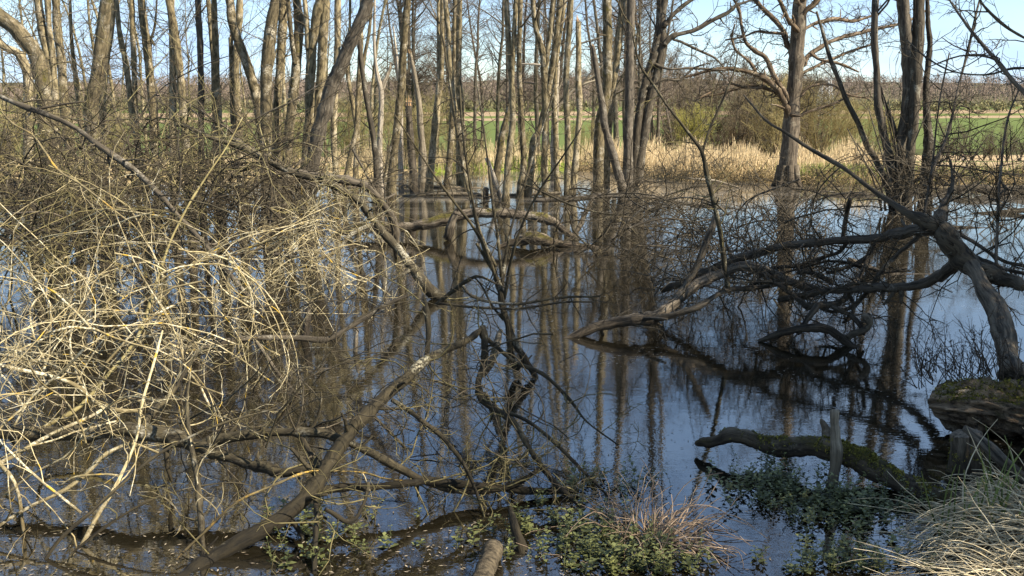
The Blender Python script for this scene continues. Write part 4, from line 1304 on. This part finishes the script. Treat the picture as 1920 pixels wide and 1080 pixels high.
# logs further out
bl = log_thing('arched_log', 'mossy arched log bridging the water in the middle of the pond', 'log',
               '640,436,9.6 660,432,14.4 700,426,19.2 760,425,19.2 800,418,21.6 840,412,21.6 880,402,16.8 920,400,18.4 960,402,18.4 1000,408,18.4 1030,413,17.6 1055,428,12.8 1075,445,9.6', [15.6, 15.3], 'mosslog', 14)
mb = MB()
mb.tubes(*capped(*trace('838,448,13.5 846,424,15.8 853,404,13.5 860,392,9.0', 15.2, 5, 0.3)), 9)
mb.build('branch_stub', M['greywood'], bl)
log_thing('mossy_log', 'yellow mossed sunken branch with a hump in front of the arched log', 'log', '932,464,7 960,456,13 985,448,20 1010,446,22 1040,456,16 1075,463,14 1110,466,13 1160,475,12 1220,488,7', 14.4, 'mosslog', 10)
log_thing('floating_pole', 'pale thin log floating just in front of the dark stumps', 'log', '690,348,4 760,349,6 800,351,6 850,352,6 905,354,5', 26.2, 'dead', 7)
log_thing('floating_pole', 'long pale log floating at the foot of the narrow forked alder', 'log', '725,369,5 830,366,7 930,368,7 1030,363,7 1052,362,5', 23.6, 'dead', 7)
log_thing('floating_pole', 'pale log floating just behind the yellow mossed hump', 'log', '800,449,6 820,447,8 900,446,8 1000,446,9 1100,446,8 1168,443,5', 15.9, 'dead', 7)
log_thing('stake', 'short black stake standing before the long pale floating log', 'stake', '912,384,9 912,365,10 912,353,10', 22.6, 'deaddark', 8)
log_thing('stake', 'pale pole leaning left in front of the narrow forked alder', 'stake', '940,376,10 926,336,9 912,296,8', 22.7, 'dead', 8)
log_thing('stake', 'black jagged stake rising from brown water left of centre', 'stake', '570,662,13 573,630,14 578,595,12 584,565,5', 8.3, 'deaddark', 8)
log_thing('stake', 'short pale pointed stick in the water right of the black jagged stake', 'stake', '667,672,9 668,645,8 670,618,5', 7.9, 'dead', 8)
log_thing('fallen_log', 'dark long log lying before the far bank at the right edge', 'log', '1730,372,8 1775,362,13 1820,352,15 1870,358,17 1940,352,18', 24.0, 'deaddark', 9)
log_thing('floating_pole', 'thin dark log resting at the sedge right of the oak', 'log', '1540,370,4 1570,367,7 1620,366,7 1660,370,5', 23.8, 'deaddark', 7)
log_thing('fallen_log', 'straight dark log in the water level with the fallen crown', 'log', '1775,425,7 1850,432,11 1940,439,13', 16.9, 'deaddark', 8)
log_thing('fallen_log', 'slim brown log above the straight dark log at the right edge', 'log', '1790,406,6 1850,402,8 1940,394,10', 19.4, 'dark', 8)
log_thing('floating_pole', 'thin pale stick slanting into the water left of the oak', 'log', '1290,334,3 1330,338,4 1365,345,4 1398,356,3', 26.3, 'dead', 6)
log_thing('fallen_log', 'flat driftwood log behind the tangled crown below the many stemmed willow', 'log', '1590,486,8 1620,500,16 1650,510,16 1700,516,12 1760,518,8', 11.9, 'deaddark', 8)
branch_thing('fallen_branch', 'dark low branch lying through the brush behind the gnarled grey limb', 'fallen branch', [('1000,376,7 1080,372,10 1150,368,9 1220,370,9 1300,383,8 1360,392,5', 17), ('1040,470,5 1080,440,9 1100,400,10 1112,372,8', [15, 16])],
             17, 'dark', 'twig_d', per=4, tlen=0.9, sub=3, tw=0.006)

# ------------------------------------------------------------------ branches over the left water
branch_thing('fallen_branch', 'long dark limb curving down from the left thicket to a ragged foot in the water', 'fallen branch',
             [('330,236,5 350,240,7 400,262,9 450,275,10 498,300,12 557,326,13 610,340,13 646,360,13 676,381,14 690,400,14 713,430,14 735,455,15 755,474,17 781,507,20 811,545,25 832,562,26', [10.8, 10.2]),
              ('700,420,7 660,440,8 630,470,8 590,490,6', [10.3, 10]), ('610,340,6 590,365,6 585,400,5', 10.5)], 10.4, 'limb', 'twig_o', per=5, tlen=0.6, sub=3, tw=0.0045, wander=.28, curl=.3)
branch_thing('fallen_branch', 'thick broken black limb ending above the curving dark limb', 'fallen branch',
             [('430,258,9 480,290,12 520,311,13 560,324,14 610,333,15 650,340,16 686,350,16', 11.2), ('690,350,12 705,365,13 722,390,15 738,412,15 744,445,13 745,485,10', [11.2, 11.6])], 11, 'dark', 'twig_d', per=3, tlen=0.6, sub=3, tw=0.0045)
branch_thing('hanging_branch', 'long straight dark branch slanting down from the left edge into the tangle', 'branch',
             [('-30,168,7 0,180,8 60,205,10 130,235,11 180,270,11 240,310,11 290,355,10 340,410,10 380,450,10 420,500,9 470,560,7', [8, 7.2]), ('50,208,6 120,195,4 160,190,3', 7.9)], 8, 'dark', 'twig_d', per=4, tlen=0.6, sub=3, tw=0.004)
branch_thing('hanging_branch', 'thin branch covered in bright yellow lichen on the left', 'branch', [('0,207,3.0 25,232,3.8 60,252,3.8 85,285,3.8 110,320,3.8 150,345,3.8 190,375,3.8 240,415,3.0', [6.4, 6.2]), ('165,360,3.0 190,352,2.2 237,351,1.5', 6.3)], 6.4, 'yellow', 'pale', per=2, tlen=0.3, sub=2, tw=0.003, third=False)
branch_thing('leaning_pole', 'smooth pale green pole leaning through the lichen tangle', 'branch', [('60,815,7.1 80,802,7.1 150,762,7.1 204,700,7.1 237,663,7.1 267,615,6.5 296,522,5.4 322,448,4.9 356,381,4.3 393,322,3.2 425,275,2.7 455,220,1.6', [5.2, 7.6])], 6, 'pole', 'pale', per=1.5, tlen=0.4, sub=2, tw=0.003, third=False)
branch_thing('fallen_branch', 'thick dark limb lying level over the lower left water with a forked end', 'fallen branch',
             [('-40,812,24 0,812,24 60,815,25 120,812,27 180,808,28 240,800,29 275,806,29 310,816,27 340,826,27 370,836,22 400,828,19 460,820,19 520,812,18 570,810,18 610,813,16 640,824,13', [5.0, 4.75]),
              ('355,832,24 380,840,24 410,850,23 460,868,23 500,876,21 530,886,19 590,879,14', [4.85, 4.6]), ('270,800,12 290,770,11 320,740,10 345,700,9 370,660,7', [4.9, 5.4]), ('575,812,9 590,790,7 600,760,5 602,735,3', 4.8),
              ('560,812,9 575,840,10 590,865,9 600,890,7', [4.8, 4.6])], 4.9, 'limb', 'twig_d', per=5, tlen=0.5, sub=3, tw=0.003, wander=.25, curl=.25, sides=12)
branch_thing('fallen_branch', 'big arching olive limb rising from the bottom edge and forking over the blue water', 'fallen branch',
             [('330,1100,30.6 350,1085,30.6 380,1055,30.6 420,1030,28.9 470,1005,28.1 520,975,26.3 560,945,25.5 590,915,24.6 610,885,24.6 625,855,24.6 645,820,24.6 670,790,24.6 710,755,22.9 750,720,19.6 790,680,17.8 820,660,14.4 870,640,12.8 905,614,7.6', [3.85, 4.3, 4.7, 5.6]),
              ('590,922,14 640,915,15 700,912,14 750,905,13 800,900,13 850,906,14 930,915,13 1000,922,13 1085,921,9', [4.5, 4.8]),
              ('645,825,13 700,850,14 750,880,14 790,902,14 840,918,13 900,922,12 960,908,11 1010,880,8', [4.6, 4.75]),
              ('905,614,13 908,645,12 905,690,12 897,720,12 905,750,11 930,770,12 960,790,11 985,825,10 1010,865,10 1050,915,9 1095,955,8', [5.6, 5.2, 4.5]),
              ('940,770,8 990,790,7 1040,830,6 1090,880,5 1140,930,4', [5.2, 4.6]), ('905,630,10 930,650,9 970,680,8 1020,700,7 1070,750,6 1100,790,4 1160,835,3', [5.6, 5.2]),
              ('800,668,11 803,620,11 800,580,10 795,555,7', [5.3, 5.6]), ('735,750,9 780,780,8 830,820,8 870,870,7 900,940,6 920,1000,4', [4.9, 4.5]),
              ('690,770,7 720,800,5 760,840,5', 4.8), ('592,920,11 594,960,10 591,1010,10 589,1100,9', [4.4, 3.9]), ('600,900,10 570,870,9 545,840,6', 4.5), ('690,905,7 680,945,8 655,980,9 610,955,7', [4.4, 4.2])],
             4.7, 'mosslimb', 'twig_o', per=7, tlen=0.55, sub=3, tw=0.0028, wander=.22, curl=.3, sides=14, third=True)
branch_thing('upright_branch', 'pale lichen crusted stem crossing the thick dark limb at lower left', 'branch', [('118,1100,11.5 130,1072,10.8 178,976,8.6 222,902,7.2 256,820,5.8 267,754,5.0 289,680,4.3 305,620,2.9', [4.0, 4.9]), ('222,892,4.3 190,890,3.6 140,895,3.6 110,912,2.2', 4.4)], 4.4, 'pale', 'pale', per=4, tlen=0.35, sub=2, tw=0.0025, third=False)
branch_thing('upright_branch', 'grey blotched upright stem rising left of the big arching limb', 'branch', [('388,1110,14.4 384,1060,12.8 378,1010,12.0 374,950,11.2 368,890,10.4 360,840,9.6 352,790,7.2 350,740,5.6 360,690,3.2', [3.9, 4.9])], 4.3, 'limb', 'pale', per=6, tlen=0.4, sub=3, tw=0.0025)
branch_thing('hanging_branch', 'thin orange yellow twig crossing below the fork of the dark limb', 'branch', [('330,1050,3.9 350,1030,4.5 387,995,4.5 442,943,4.5 513,910,4.5 557,891,4.5 592,883,3.2 650,884,2.6', [4.0, 4.5]), ('650,883,2.6 690,888,3.9 720,897,3.9 756,901,2.0', 4.5)], 4.2, 'yellow', 'pale', per=3, tlen=0.25, sub=1, tw=0.0022, third=False)
branch_thing('fallen_branch', 'lichen crusted pale branch sagging across the left tangle above the dark limb', 'fallen branch', [('-25,672,7.5 0,684,7.5 44,695,7.5 90,704,7.5 140,722,7.5 178,754,7.5 215,769,8.2 262,771,6.8', [4.7, 5.0])], 4.8, 'pale', 'pale', per=7, tlen=0.4, sub=3, tw=0.0028, third=False)
branch_thing('fallen_branch', 'tan branch with a bend dipping to the lower left corner', 'fallen branch', [('-20,1000,6.8 0,985,6.8 60,948,6.8 110,925,7.5 160,890,7.5 200,850,6.8 250,832,6.0 300,850,4.5', [4.2, 4.6]), ('0,870,6.8 20,895,7.5 38,940,7.5 45,1000,5.2', [4.5, 4.3]), ('-20,880,8.2 40,848,8.2 100,812,6.8 170,780,6.0 230,745,4.5', [4.5, 5])], 4.5, 'pale', 'pale', per=5, tlen=0.4, sub=2, tw=0.0028, third=False)
branch_thing('hanging_branch', 'very long thin brown wand slanting up from the bottom left', 'branch', [('55,1100,7 110,1015,7 170,960,7 230,905,6 300,850,6 400,800,5 520,765,4', [4.0, 4.6]), ('105,1060,5 200,985,5 300,930,4 420,905,3 480,912,2', [4.1, 4.5])], 4.2, 'limb', 'twig_o', per=2, tlen=0.3, sub=1, tw=0.002, third=False)
branch_thing('fallen_branch', 'dark curved branch snaking from the tangle towards the arching limb', 'fallen branch', [('355,672,18 400,650,14 440,638,12 500,633,11 560,635,11 610,636,11 650,615,10 690,592,9 740,565,7 780,550,4', [6.6, 7.2]), ('480,640,8 520,700,7 560,745,5', 6.6)], 6.6, 'dark', 'twig_d', per=4, tlen=0.5, sub=3, tw=0.003)
branch_thing('young_willow', 'dark clump of thin willow stems fanning up from the water at the centre', 'shrub',
             [('1008,712,7.4 985,672,11.5 962,625,13.1 945,580,12.3 937,545,12.3 930,520,9.8', [7.1, 7.2]), ('937,545,9.8 925,505,9.0 908,470,8.2 895,425,7.4 885,380,6.6 872,330,5.7 862,270,4.9 850,200,4.1 838,120,3.3 825,40,2.5', [7.2, 7.6]),
              ('935,540,8.2 915,480,6.6 890,430,5.7 860,390,4.9 815,330,4.1 775,270,3.3 740,215,2.5', [7.2, 6.8]), ('940,540,7.4 948,480,6.6 958,430,5.7 970,390,5.7 985,340,4.9 1000,290,4.1 1020,230,3.3 1040,170,2.5', [7.2, 7.7]),
              ('940,520,6.6 935,460,5.7 925,390,4.9 915,310,4.1 905,230,3.3 893,150,2.5', 7.2), ('945,560,7.4 955,500,5.7 975,430,4.9 1010,360,4.1 1050,300,3.3 1090,240,2.5', [7.2, 6.7]), ('930,500,6.6 905,450,5.7 890,400,5.7 880,340,4.9 868,250,4.1 862,160,2.5', [7.2, 7.0]),
              ('985,672,9.8 965,690,11.5 955,640,9.8 950,600,8.2', [7.15, 7.1]), ('868,536,5.7 885,555,5.7 920,567,5.7 970,570,5.7 1020,562,4.9 1070,556,4.1 1125,556,2.5', [7, 6.8]), ('825,569,4.1 900,577,4.9 980,578,4.9 1050,567,4.1 1115,566,2.5', [6.9, 6.7]),
              ('818,572,9.0 850,545,9.0 880,525,7.4 900,518,5.7 930,532,4.1', [7.3, 7.1]), ('893,456,4.9 920,500,5.7 942,535,4.9', 7.3), ('945,600,5.7 920,570,4.9 905,540,4.1 890,520,2.5', 7.2)],
             7.2, 'limb', 'twig_d', per=6, tlen=0.5, sub=3, tw=0.003, wander=.15, curl=.2, up=.03, sides=9, name='stem')
log_thing('hanging_bark', 'spotted pale chunk of mossy dead bark hanging by the willow clump', 'dead wood', '905,705,8 915,692,14 926,668,15 934,640,14 940,618,8', 6.9, 'birch', 9, 0.6)
ob = branch_thing('overhanging_branch', 'budding branch hanging into the sky from the right edge', 'branch',
                  [('1960,215,10 1935,190,9 1895,148,8 1865,110,7 1830,70,6 1800,30,5 1780,0,4 1765,-25,3', [5.8, 6.2]), ('1970,95,6 1935,78,5 1900,60,5 1870,38,5 1845,12,4 1830,-15,4', 5.6), ('1893,148,5 1880,125,4 1855,108,4 1800,105,3 1735,128,2', 6),
                   ('1960,130,6 1900,128,5 1850,140,4 1790,135,3 1740,110,3 1700,75,2', [5.9, 6.4])],
                  5.9, 'dark', 'twig_d', per=7, tlen=0.4, sub=2, tw=0.0026, wander=.15, curl=.15, third=False)

# ------------------------------------------------------------------ tangles of thin branches
def tangle(kind, label, cat, rect, Yr, mat, twmat, nst, L, r, per=4, tl=0.35, sub=4, tw=0.0026, zoff=(0.0, 1.0), wander=0.13, curl=0.16, dirx=0.75, up=0.35, sag=-0.03, sub2=2, nparts=8):
    x0, x1, y0, y1 = rect
    X, Y_ = rng.uniform(x0, x1, nst), rng.uniform(*Yr, nst)
    row = rng.uniform(y0, y1, nst)
    A = at(X, row, Y_)
    A[:, 2] = np.maximum(A[:, 2], -0.05)
    c = A.mean(0)
    root = thing(kind, (c[0], c[1], 0), label, cat)
    sg = np.where(rng.random(nst) < 0.5, -1, 1)
    d = np.stack([sg * dirx * rng.uniform(.3, 1.2, nst), rng.normal(0, .35, nst), rng.normal(up, .35, nst)], -1)
    P, R = walk(A, d, L * rng.uniform(.5, 1.3, nst), 14, wander, curl, (0, 0, sag), r * rng.uniform(.5, 1.25, nst), r * .3)
    P -= (P.mean(1) - A)[:, None] * 0.7
    P[..., 2] = np.maximum(P[..., 2], -0.08)
    big = np.argsort(-R[:, 0])[:nparts]
    for i in big:
        mb = MB()
        mb.tubes(P[i], R[i], 7)
        mb.build('branch', M[mat], root)
    rest = np.setdiff1d(np.arange(nst), big)
    cb = MB()
    cb.tubes(P[rest], R[rest], 5)
    st, dd, rr, t = shoots(P, R, per, .05, 1, .8, .35)
    P1, R1 = walk(st, dd, tl * rng.uniform(.3, 1.6, len(t)), 8, wander * 1.4, curl * 1.3, (0, 0, 0.02), np.minimum(rr * .7, tw * 1.6), tw * .6)
    cb.tubes(P1, R1, 4)
    if sub:
        st, dd, rr, t = shoots(P1, R1, sub, .15, 1, .8, .35)
        P2, R2 = walk(st, dd, tl * .45 * rng.uniform(.3, 1.5, len(t)), 6, wander * 1.6, curl * 1.5, (0, 0, 0.0), tw * .8, tw * .45)
        cb.tubes(P2, R2, 3)
        if sub2:
            st, dd, rr, t = shoots(P2, R2, sub2, .15, 1, .8, .35)
            P3, R3 = walk(st, dd, tl * .2 * rng.uniform(.3, 1.5, len(t)), 4, wander * 1.6, curl, (0, 0, 0), tw * .55, tw * .4)
            cb.tubes(P3, R3, 3)
    tag(cb.build('twigs', M[twmat], root), kind='stuff')
    return root


tangle('brush_tangle', 'bright lichen pale tangle of thin branches at the left edge above the thick dark limb', 'brush', (-40, 330, 560, 700), (5.0, 6.2), 'pale', 'pale', 30, 1.8, 0.0062, per=4, tw=.0019, sub=3)
tangle('brush_tangle', 'pale lichen tangle just right of the smooth leaning pole', 'brush', (250, 520, 500, 680), (5.8, 7.2), 'pale', 'pale', 26, 1.6, 0.006, per=4, tw=.0019, sub=3)
tangle('brush_tangle', 'olive brown tangle at the left edge higher up beside the yellow lichen branch', 'brush', (-30, 330, 420, 600), (6.4, 8.0), 'pale', 'twig_o', 24, 2.2, 0.006, per=3, tw=.0022, sub=3)
tangle('brush_tangle', 'pale twiggy heap over brown water between the black stake and the curving limb', 'brush', (430, 720, 440, 590), (7.8, 9.6), 'pale', 'pale', 30, 1.5, 0.006, per=4, tw=.0023, sub=4)
tangle('brush_tangle', 'low tan tangle dipping to the water in the lower left corner', 'brush', (-40, 130, 740, 900), (4.2, 4.9), 'pale', 'pale', 8, 1.2, 0.006, per=4, tw=.0019, sub=3)
tangle('brush_tangle', 'olive shadowed brush among the pale lichen tangle at left', 'brush', (-30, 480, 450, 690), (5.6, 8.0), 'limb', 'twig_d', 16, 1.8, .006, per=4, tl=.4, tw=.002)
tangle('brush_tangle', 'sparse dark twigs hanging over the lower left water', 'brush', (0, 620, 690, 880), (4.6, 6.4), 'limb', 'twig_d', 14, 1.3, .005, per=3, tl=.4, tw=.0018, sub=2)
tangle('brush_tangle', 'fine olive twigs criss crossing above the blue water at the centre', 'brush', (540, 1000, 560, 880), (4.9, 7.2), 'limb', 'twig_d', 26, 1.3, .0042, per=3, tl=.4, tw=.0018, sub=2, curl=.2)
tangle('brush_tangle', 'fine dark web of twigs woven through the fallen willow limbs at the right', 'brush', (1260, 1760, 430, 590), (8.4, 10.4), 'dark', 'twig_d', 24, 1.5, .005, per=4, tl=.5, tw=.0023, curl=.22)
tangle('brush_tangle', 'low dark twigs arching over the water beside the dry tussock', 'brush', (620, 1120, 690, 930), (4.5, 5.6), 'limb', 'twig_d', 24, 1.0, .0034, per=3, tl=.35, tw=.0015, sub=2, curl=.22)
tangle('thicket', 'dark thicket filling the left edge around the trunk feet', 'thicket', (-40, 260, 290, 440), (10, 13), 'dark', 'twig_d', 52, 3.0, .014, per=5, tl=.7, tw=.0042)
tangle('thicket', 'dark thicket around the feet of the twin alder and its slim neighbours', 'thicket', (220, 540, 300, 440), (10, 13.5), 'dark', 'twig_d', 52, 3.0, .014, per=5, tl=.7, tw=.0042)
tangle('thicket', 'dark low thicket behind the broken black limb', 'thicket', (460, 720, 345, 470), (11, 14), 'dark', 'twig_d', 46, 2.2, .012, per=5, tl=.6, tw=.0042)
tangle('thicket', 'black heap of twigs over the shaded water at left', 'thicket', (0, 480, 395, 490), (8.5, 10.5), 'dark', 'twig_d', 46, 2.4, .013, per=5, tl=.55, tw=.0036)
tangle('thicket', 'olive twig thicket in front of the thick dark leaner on the left', 'thicket', (-20, 420, 240, 420), (9, 12), 'mosslimb', 'twig_o', 24, 2.6, .010, per=5, tl=.7, tw=.0036, up=.6)
tangle('brush_tangle', 'mixed brown brush behind the gnarled grey limb right of centre', 'brush', (1040, 1330, 355, 470), (12, 15.5), 'mosslimb', 'twig_d', 38, 2.2, .012, per=5, tl=.6, tw=.0045)
tangle('brush_tangle', 'dark brush hanging under the fallen willow crown', 'brush', (1230, 1560, 400, 530), (9, 12), 'dark', 'twig_d', 52, 1.9, .010, per=5, tl=.5, tw=.0036)
tangle('brush_tangle', 'thin brown brush around the far dark logs at the right edge', 'brush', (1690, 1930, 330, 450), (15, 20), 'dark', 'twig_d', 34, 3.0, .014, per=4, tl=.9, tw=.005)
tangle('brush_tangle', 'sparse brush at the foot of the willow in front of the far sedge', 'brush', (1470, 1720, 320, 430), (15, 19), 'dark', 'twig_d', 12, 2.4, .010, per=4, tl=.8, tw=.005)

# ------------------------------------------------------------------ water plants, flecks, bank


def sprigs(buf, x, y, z, h, leaf, nl=6):
    """upright stems with opposite pairs of small leaves"""
    n = len(x)
    d = np.stack([rng.normal(0, .22, n), rng.normal(0, .22, n), np.ones(n)], -1)
    P, R = walk(np.stack([x, y, z], -1), d, h, 5, .1, .1, (0, 0, 0), 0.0016, 0.001)
    buf.tubes(P, R, 3)
    sz = rng.uniform(.5, 1.35, n)
    for k in range(nl):
        t = 0.25 + 0.75 * k / (nl - 1)
        q = t * 4
        i = min(int(q), 3)
        c = P[:, i] * (1 - (q - i)) + P[:, i + 1] * (q - i)
        az = rng.uniform(0, 6.28, n) if k == 0 else az + 1.57
        s = leaf * sz * (1.15 - 0.45 * t) * rng.uniform(.7, 1.2, n)
        for sg in (0, math.pi):
            a = az + sg
            o = np.stack([np.cos(a), np.sin(a), rng.uniform(.1, .7, n)], -1)
            w = np.stack([-np.sin(a), np.cos(a), np.zeros(n)], -1)
            L = s[:, None]
            m1 = c + o * L * .5 + [0, 0, .0015]
            tip = c + o * L + np.array([0, 0, -.15]) * L
            buf.faces(np.stack([c, m1 - w * L * .36, tip, m1 + w * L * .36], 1))


def px_to_water(X, Yp):
    r = ray(X, Yp)
    return np.array([0, 0, CAMH]) + r * (-CAMH / r[:, 2])[:, None]


plants = []
for (x0, x1, y0, y1, n) in ((1050, 1500, 885, 1075, 430), (1330, 1640, 855, 1000, 330), (1480, 1780, 930, 1075, 420), (850, 1080, 930, 1075, 110), (560, 860, 960, 1075, 45), (1300, 1450, 850, 900, 70), (1090, 1330, 960, 1078, 260), (470, 620, 960, 1075, 60), (1640, 1790, 860, 960, 80)):
    X, Yp = rng.uniform(x0, x1, n), rng.uniform(y0, y1, n)
    W = px_to_water(X, Yp)
    k = (np.sin(W[:, 0] * 5.1) + np.sin(W[:, 1] * 6.3 + W[:, 0] * 2) + rng.normal(0, .7, n)) > .6
    plants.append(W[k])
W = np.vstack(plants)
pb_ = MB()
pb_.smooth = False
sprigs(pb_, W[:, 0], W[:, 1], np.full(len(W), -.03), rng.uniform(.05, .16, len(W)), 0.031)
tag(pb_.build('water_plants', M['leaf']), 'small leafed green plants growing out of the shallow water', 'water plants', kind='stuff')
fb = MB()
n = 5000
X, Yp = rng.uniform(-60, 1980, n), 560 + 520 * rng.random(n) ** .6
W = px_to_water(X, Yp)
k = (np.sin(W[:, 0] * 1.7 + 1) + np.sin(W[:, 1] * 2.3 + W[:, 0]) + rng.normal(0, .7, n)) > .2
W = W[k]
n = len(W)
a = rng.uniform(0, 3.14, n)
s = rng.uniform(.002, .009, n)[:, None]
e1 = np.stack([np.cos(a), np.sin(a), np.zeros(n)], -1) * s * 1.6
e2 = np.stack([-np.sin(a), np.cos(a), np.zeros(n)], -1) * s * .5
W[:, 2] = .004
fb.faces(np.stack([W - e1, W - e2, W + e1, W + e2], 1))
tag(fb.build('floating_debris', M['fleck']), 'tiny bits of dead leaf floating on the pond', 'debris', kind='stuff')

# dry tussock standing in the plants
c = px_to_water(np.array([1225.]), np.array([1010.]))[0]
tb = thing('dry_tussock', (c[0], c[1], 0), 'tangled clump of dry pinkish grass stems among the water plants', 'grass clump')
mb = MB()
n = 270
a = rng.uniform(0, 6.28, n)
rr = np.abs(rng.normal(0, .09, n))
st = np.stack([c[0] + rr * np.cos(a) * 1.3, c[1] + rr * np.sin(a), np.full(n, -.02)], -1)
d = np.stack([np.cos(a) * .7 + .2, np.sin(a) * .7, rng.uniform(.25, 1.4, n)], -1)
P, R = walk(st, d, rng.uniform(.15, .45, n), 9, .14, .16, (0, 0, -.17), .0033, .0018)
mb.tubes(P, R, 3)
mb.build('stems', M['tussock'], tb)

# bank sedge, fallen straw to the lower left
gb = MB()
n = 6500
x, y = rng.uniform(1.0, 4.2, n), rng.uniform(3.1, 5.3, n)
z = ground_z(x, y)
k = (z > -.03) & (y < 4.85 + .25 * rng.random(n))
x, y, z = x[k], y[k], z[k]
n = len(x)
d = np.stack([rng.normal(-.8, .35, n), rng.normal(-.35, .3, n), rng.uniform(.15, .75, n)], -1)
P, R = walk(np.stack([x, y, z], -1), d, rng.uniform(.2, .6, n) * np.where(y > 4.45, .55, 1), 8, .07, .07, (0, 0, -.12), rng.uniform(.0024, .0062, n), .001)
P[..., 2] = np.maximum(P[..., 2], ground_z(P[..., 0], P[..., 1]) + .004)
P[..., 2] = np.maximum(P[..., 2], .006)
gb.tubes(P, R, 3)
tag(gb.build('bank_straw', M['bankstraw']), 'long bleached dead grass combed over the near bank', 'grass', kind='stuff')
for i, (X, Yp, nb_, lab) in enumerate(((1785, 1010, 7, 'tallest tuft of fresh green blades in the dead bank grass'), (1850, 1040, 9, 'dense tuft of fresh green blades nearer the bottom edge of the bank'), (1897, 1030, 3, 'few short green blades at the right edge of the bank'), (1880, 955, 3, 'small pair of green blades higher up the bank below the slab'))):
    p = at(X, Yp, 4.25 if Yp > 1000 else 4.7)
    p[2] = max(float(ground_z(p[0], p[1])), 0)
    mb = MB()
    d = np.stack([rng.normal(0, .22, nb_), rng.normal(0, .1, nb_), np.ones(nb_)], -1)
    stt = p + np.stack([rng.normal(0, .035, nb_), rng.normal(0, .03, nb_), np.zeros(nb_)], -1)
    P, R = walk(stt, d, rng.uniform(.22, .42, nb_), 6, .04, .05, (0, 0, -.02), .0055, .0015)
    mb.tubes(P, R, 4)
    tag(mb.build('green_blades', M['iris'], None, p), lab, 'grass tuft')
for i, (s, lab) in enumerate((('1540,968,2 1640,962,3 1740,955,4 1930,950,5', 'long pale stalk lying level from the bank over the water plants'), ('1555,1000,2 1640,975,3 1720,958,4 1800,952,4', 'pale stalk slanting up right to join the level stalk'), ('1640,1030,2 1700,985,3 1790,955,4', 'short pale stalk sloping steeply below the level stalk'), ('1600,1045,2 1680,1000,3 1790,970,4 1900,965,4', 'curved pale stalk nearest the bottom among the fallen stalks'))):
    tag(log_thing('dry_stalk', lab, 'dry stalk', s, [4.7, 4.6], 'straw', 5, .1), None)
# shoots on the root log
ds = thing('bank_shrub', at(1800, 700, 5.9) * [1, 1, 0], 'dark purple brown shoots with tiny leaves sprouting behind the root log', 'shrub')
n = 95
X = rng.uniform(1715, 1915, n)
st = at(X, rng.uniform(690, 735, n), rng.uniform(5.75, 6.2, n))
d = np.stack([rng.normal(-.15, .45, n), rng.normal(0, .3, n), np.ones(n)], -1)
P, R = walk(st, d, rng.uniform(.12, .42, n), 7, .12, .1, (0, 0, .03), .0035, .001)
mb = MB()
mb.tubes(P, R, 4)
a_, b_, c_, t_ = shoots(P, R, 3, .3, .95, .6, .3)
P2, R2 = walk(a_, b_, rng.uniform(.04, .14, len(t_)), 4, .15, .1, (0, 0, .05), .0018, .0008)
mb.tubes(P2, R2, 3)
mb.build('shoots', M['catkin'], ds)
lb = MB()
lb.smooth = False
k = rng.random(n) < .6
T_ = P[k][:, 3:].reshape(-1, 3)
T_ = np.repeat(T_, 3, 0) + rng.normal(0, .006, (len(T_) * 3, 3))
lb.faces(T_[:, None] + rng.normal(0, 1, (len(T_), 3, 3)) * .0055)
lb.build('leaves', M['catkin'], ds)

# trees on the near bank, right of the view: they shade the bank and the near water
pv = bare_mesh(8.5, .16, .25, 3.0, 70, 16, .03, .14, (M['dark'], M['twig_d']), 1.0, tw_r=.012)
vt = proto('bank_tree', pv, 'leafless tree on the near bank right of the pond', 'tree', 'leafless trees on the near bank')
vt.location = (5.4, 3.9, 0.2)
vt.scale = (.68, .68, .68)
copy_thing(vt, (4.5, 3.1, 0.2), 3.3, .6)
copy_thing(vt, (5.9, 4.8, 0.2), 2.0, .72)
copy_thing(vt, (7.6, 6.6, 0.2), 1.1, .8)
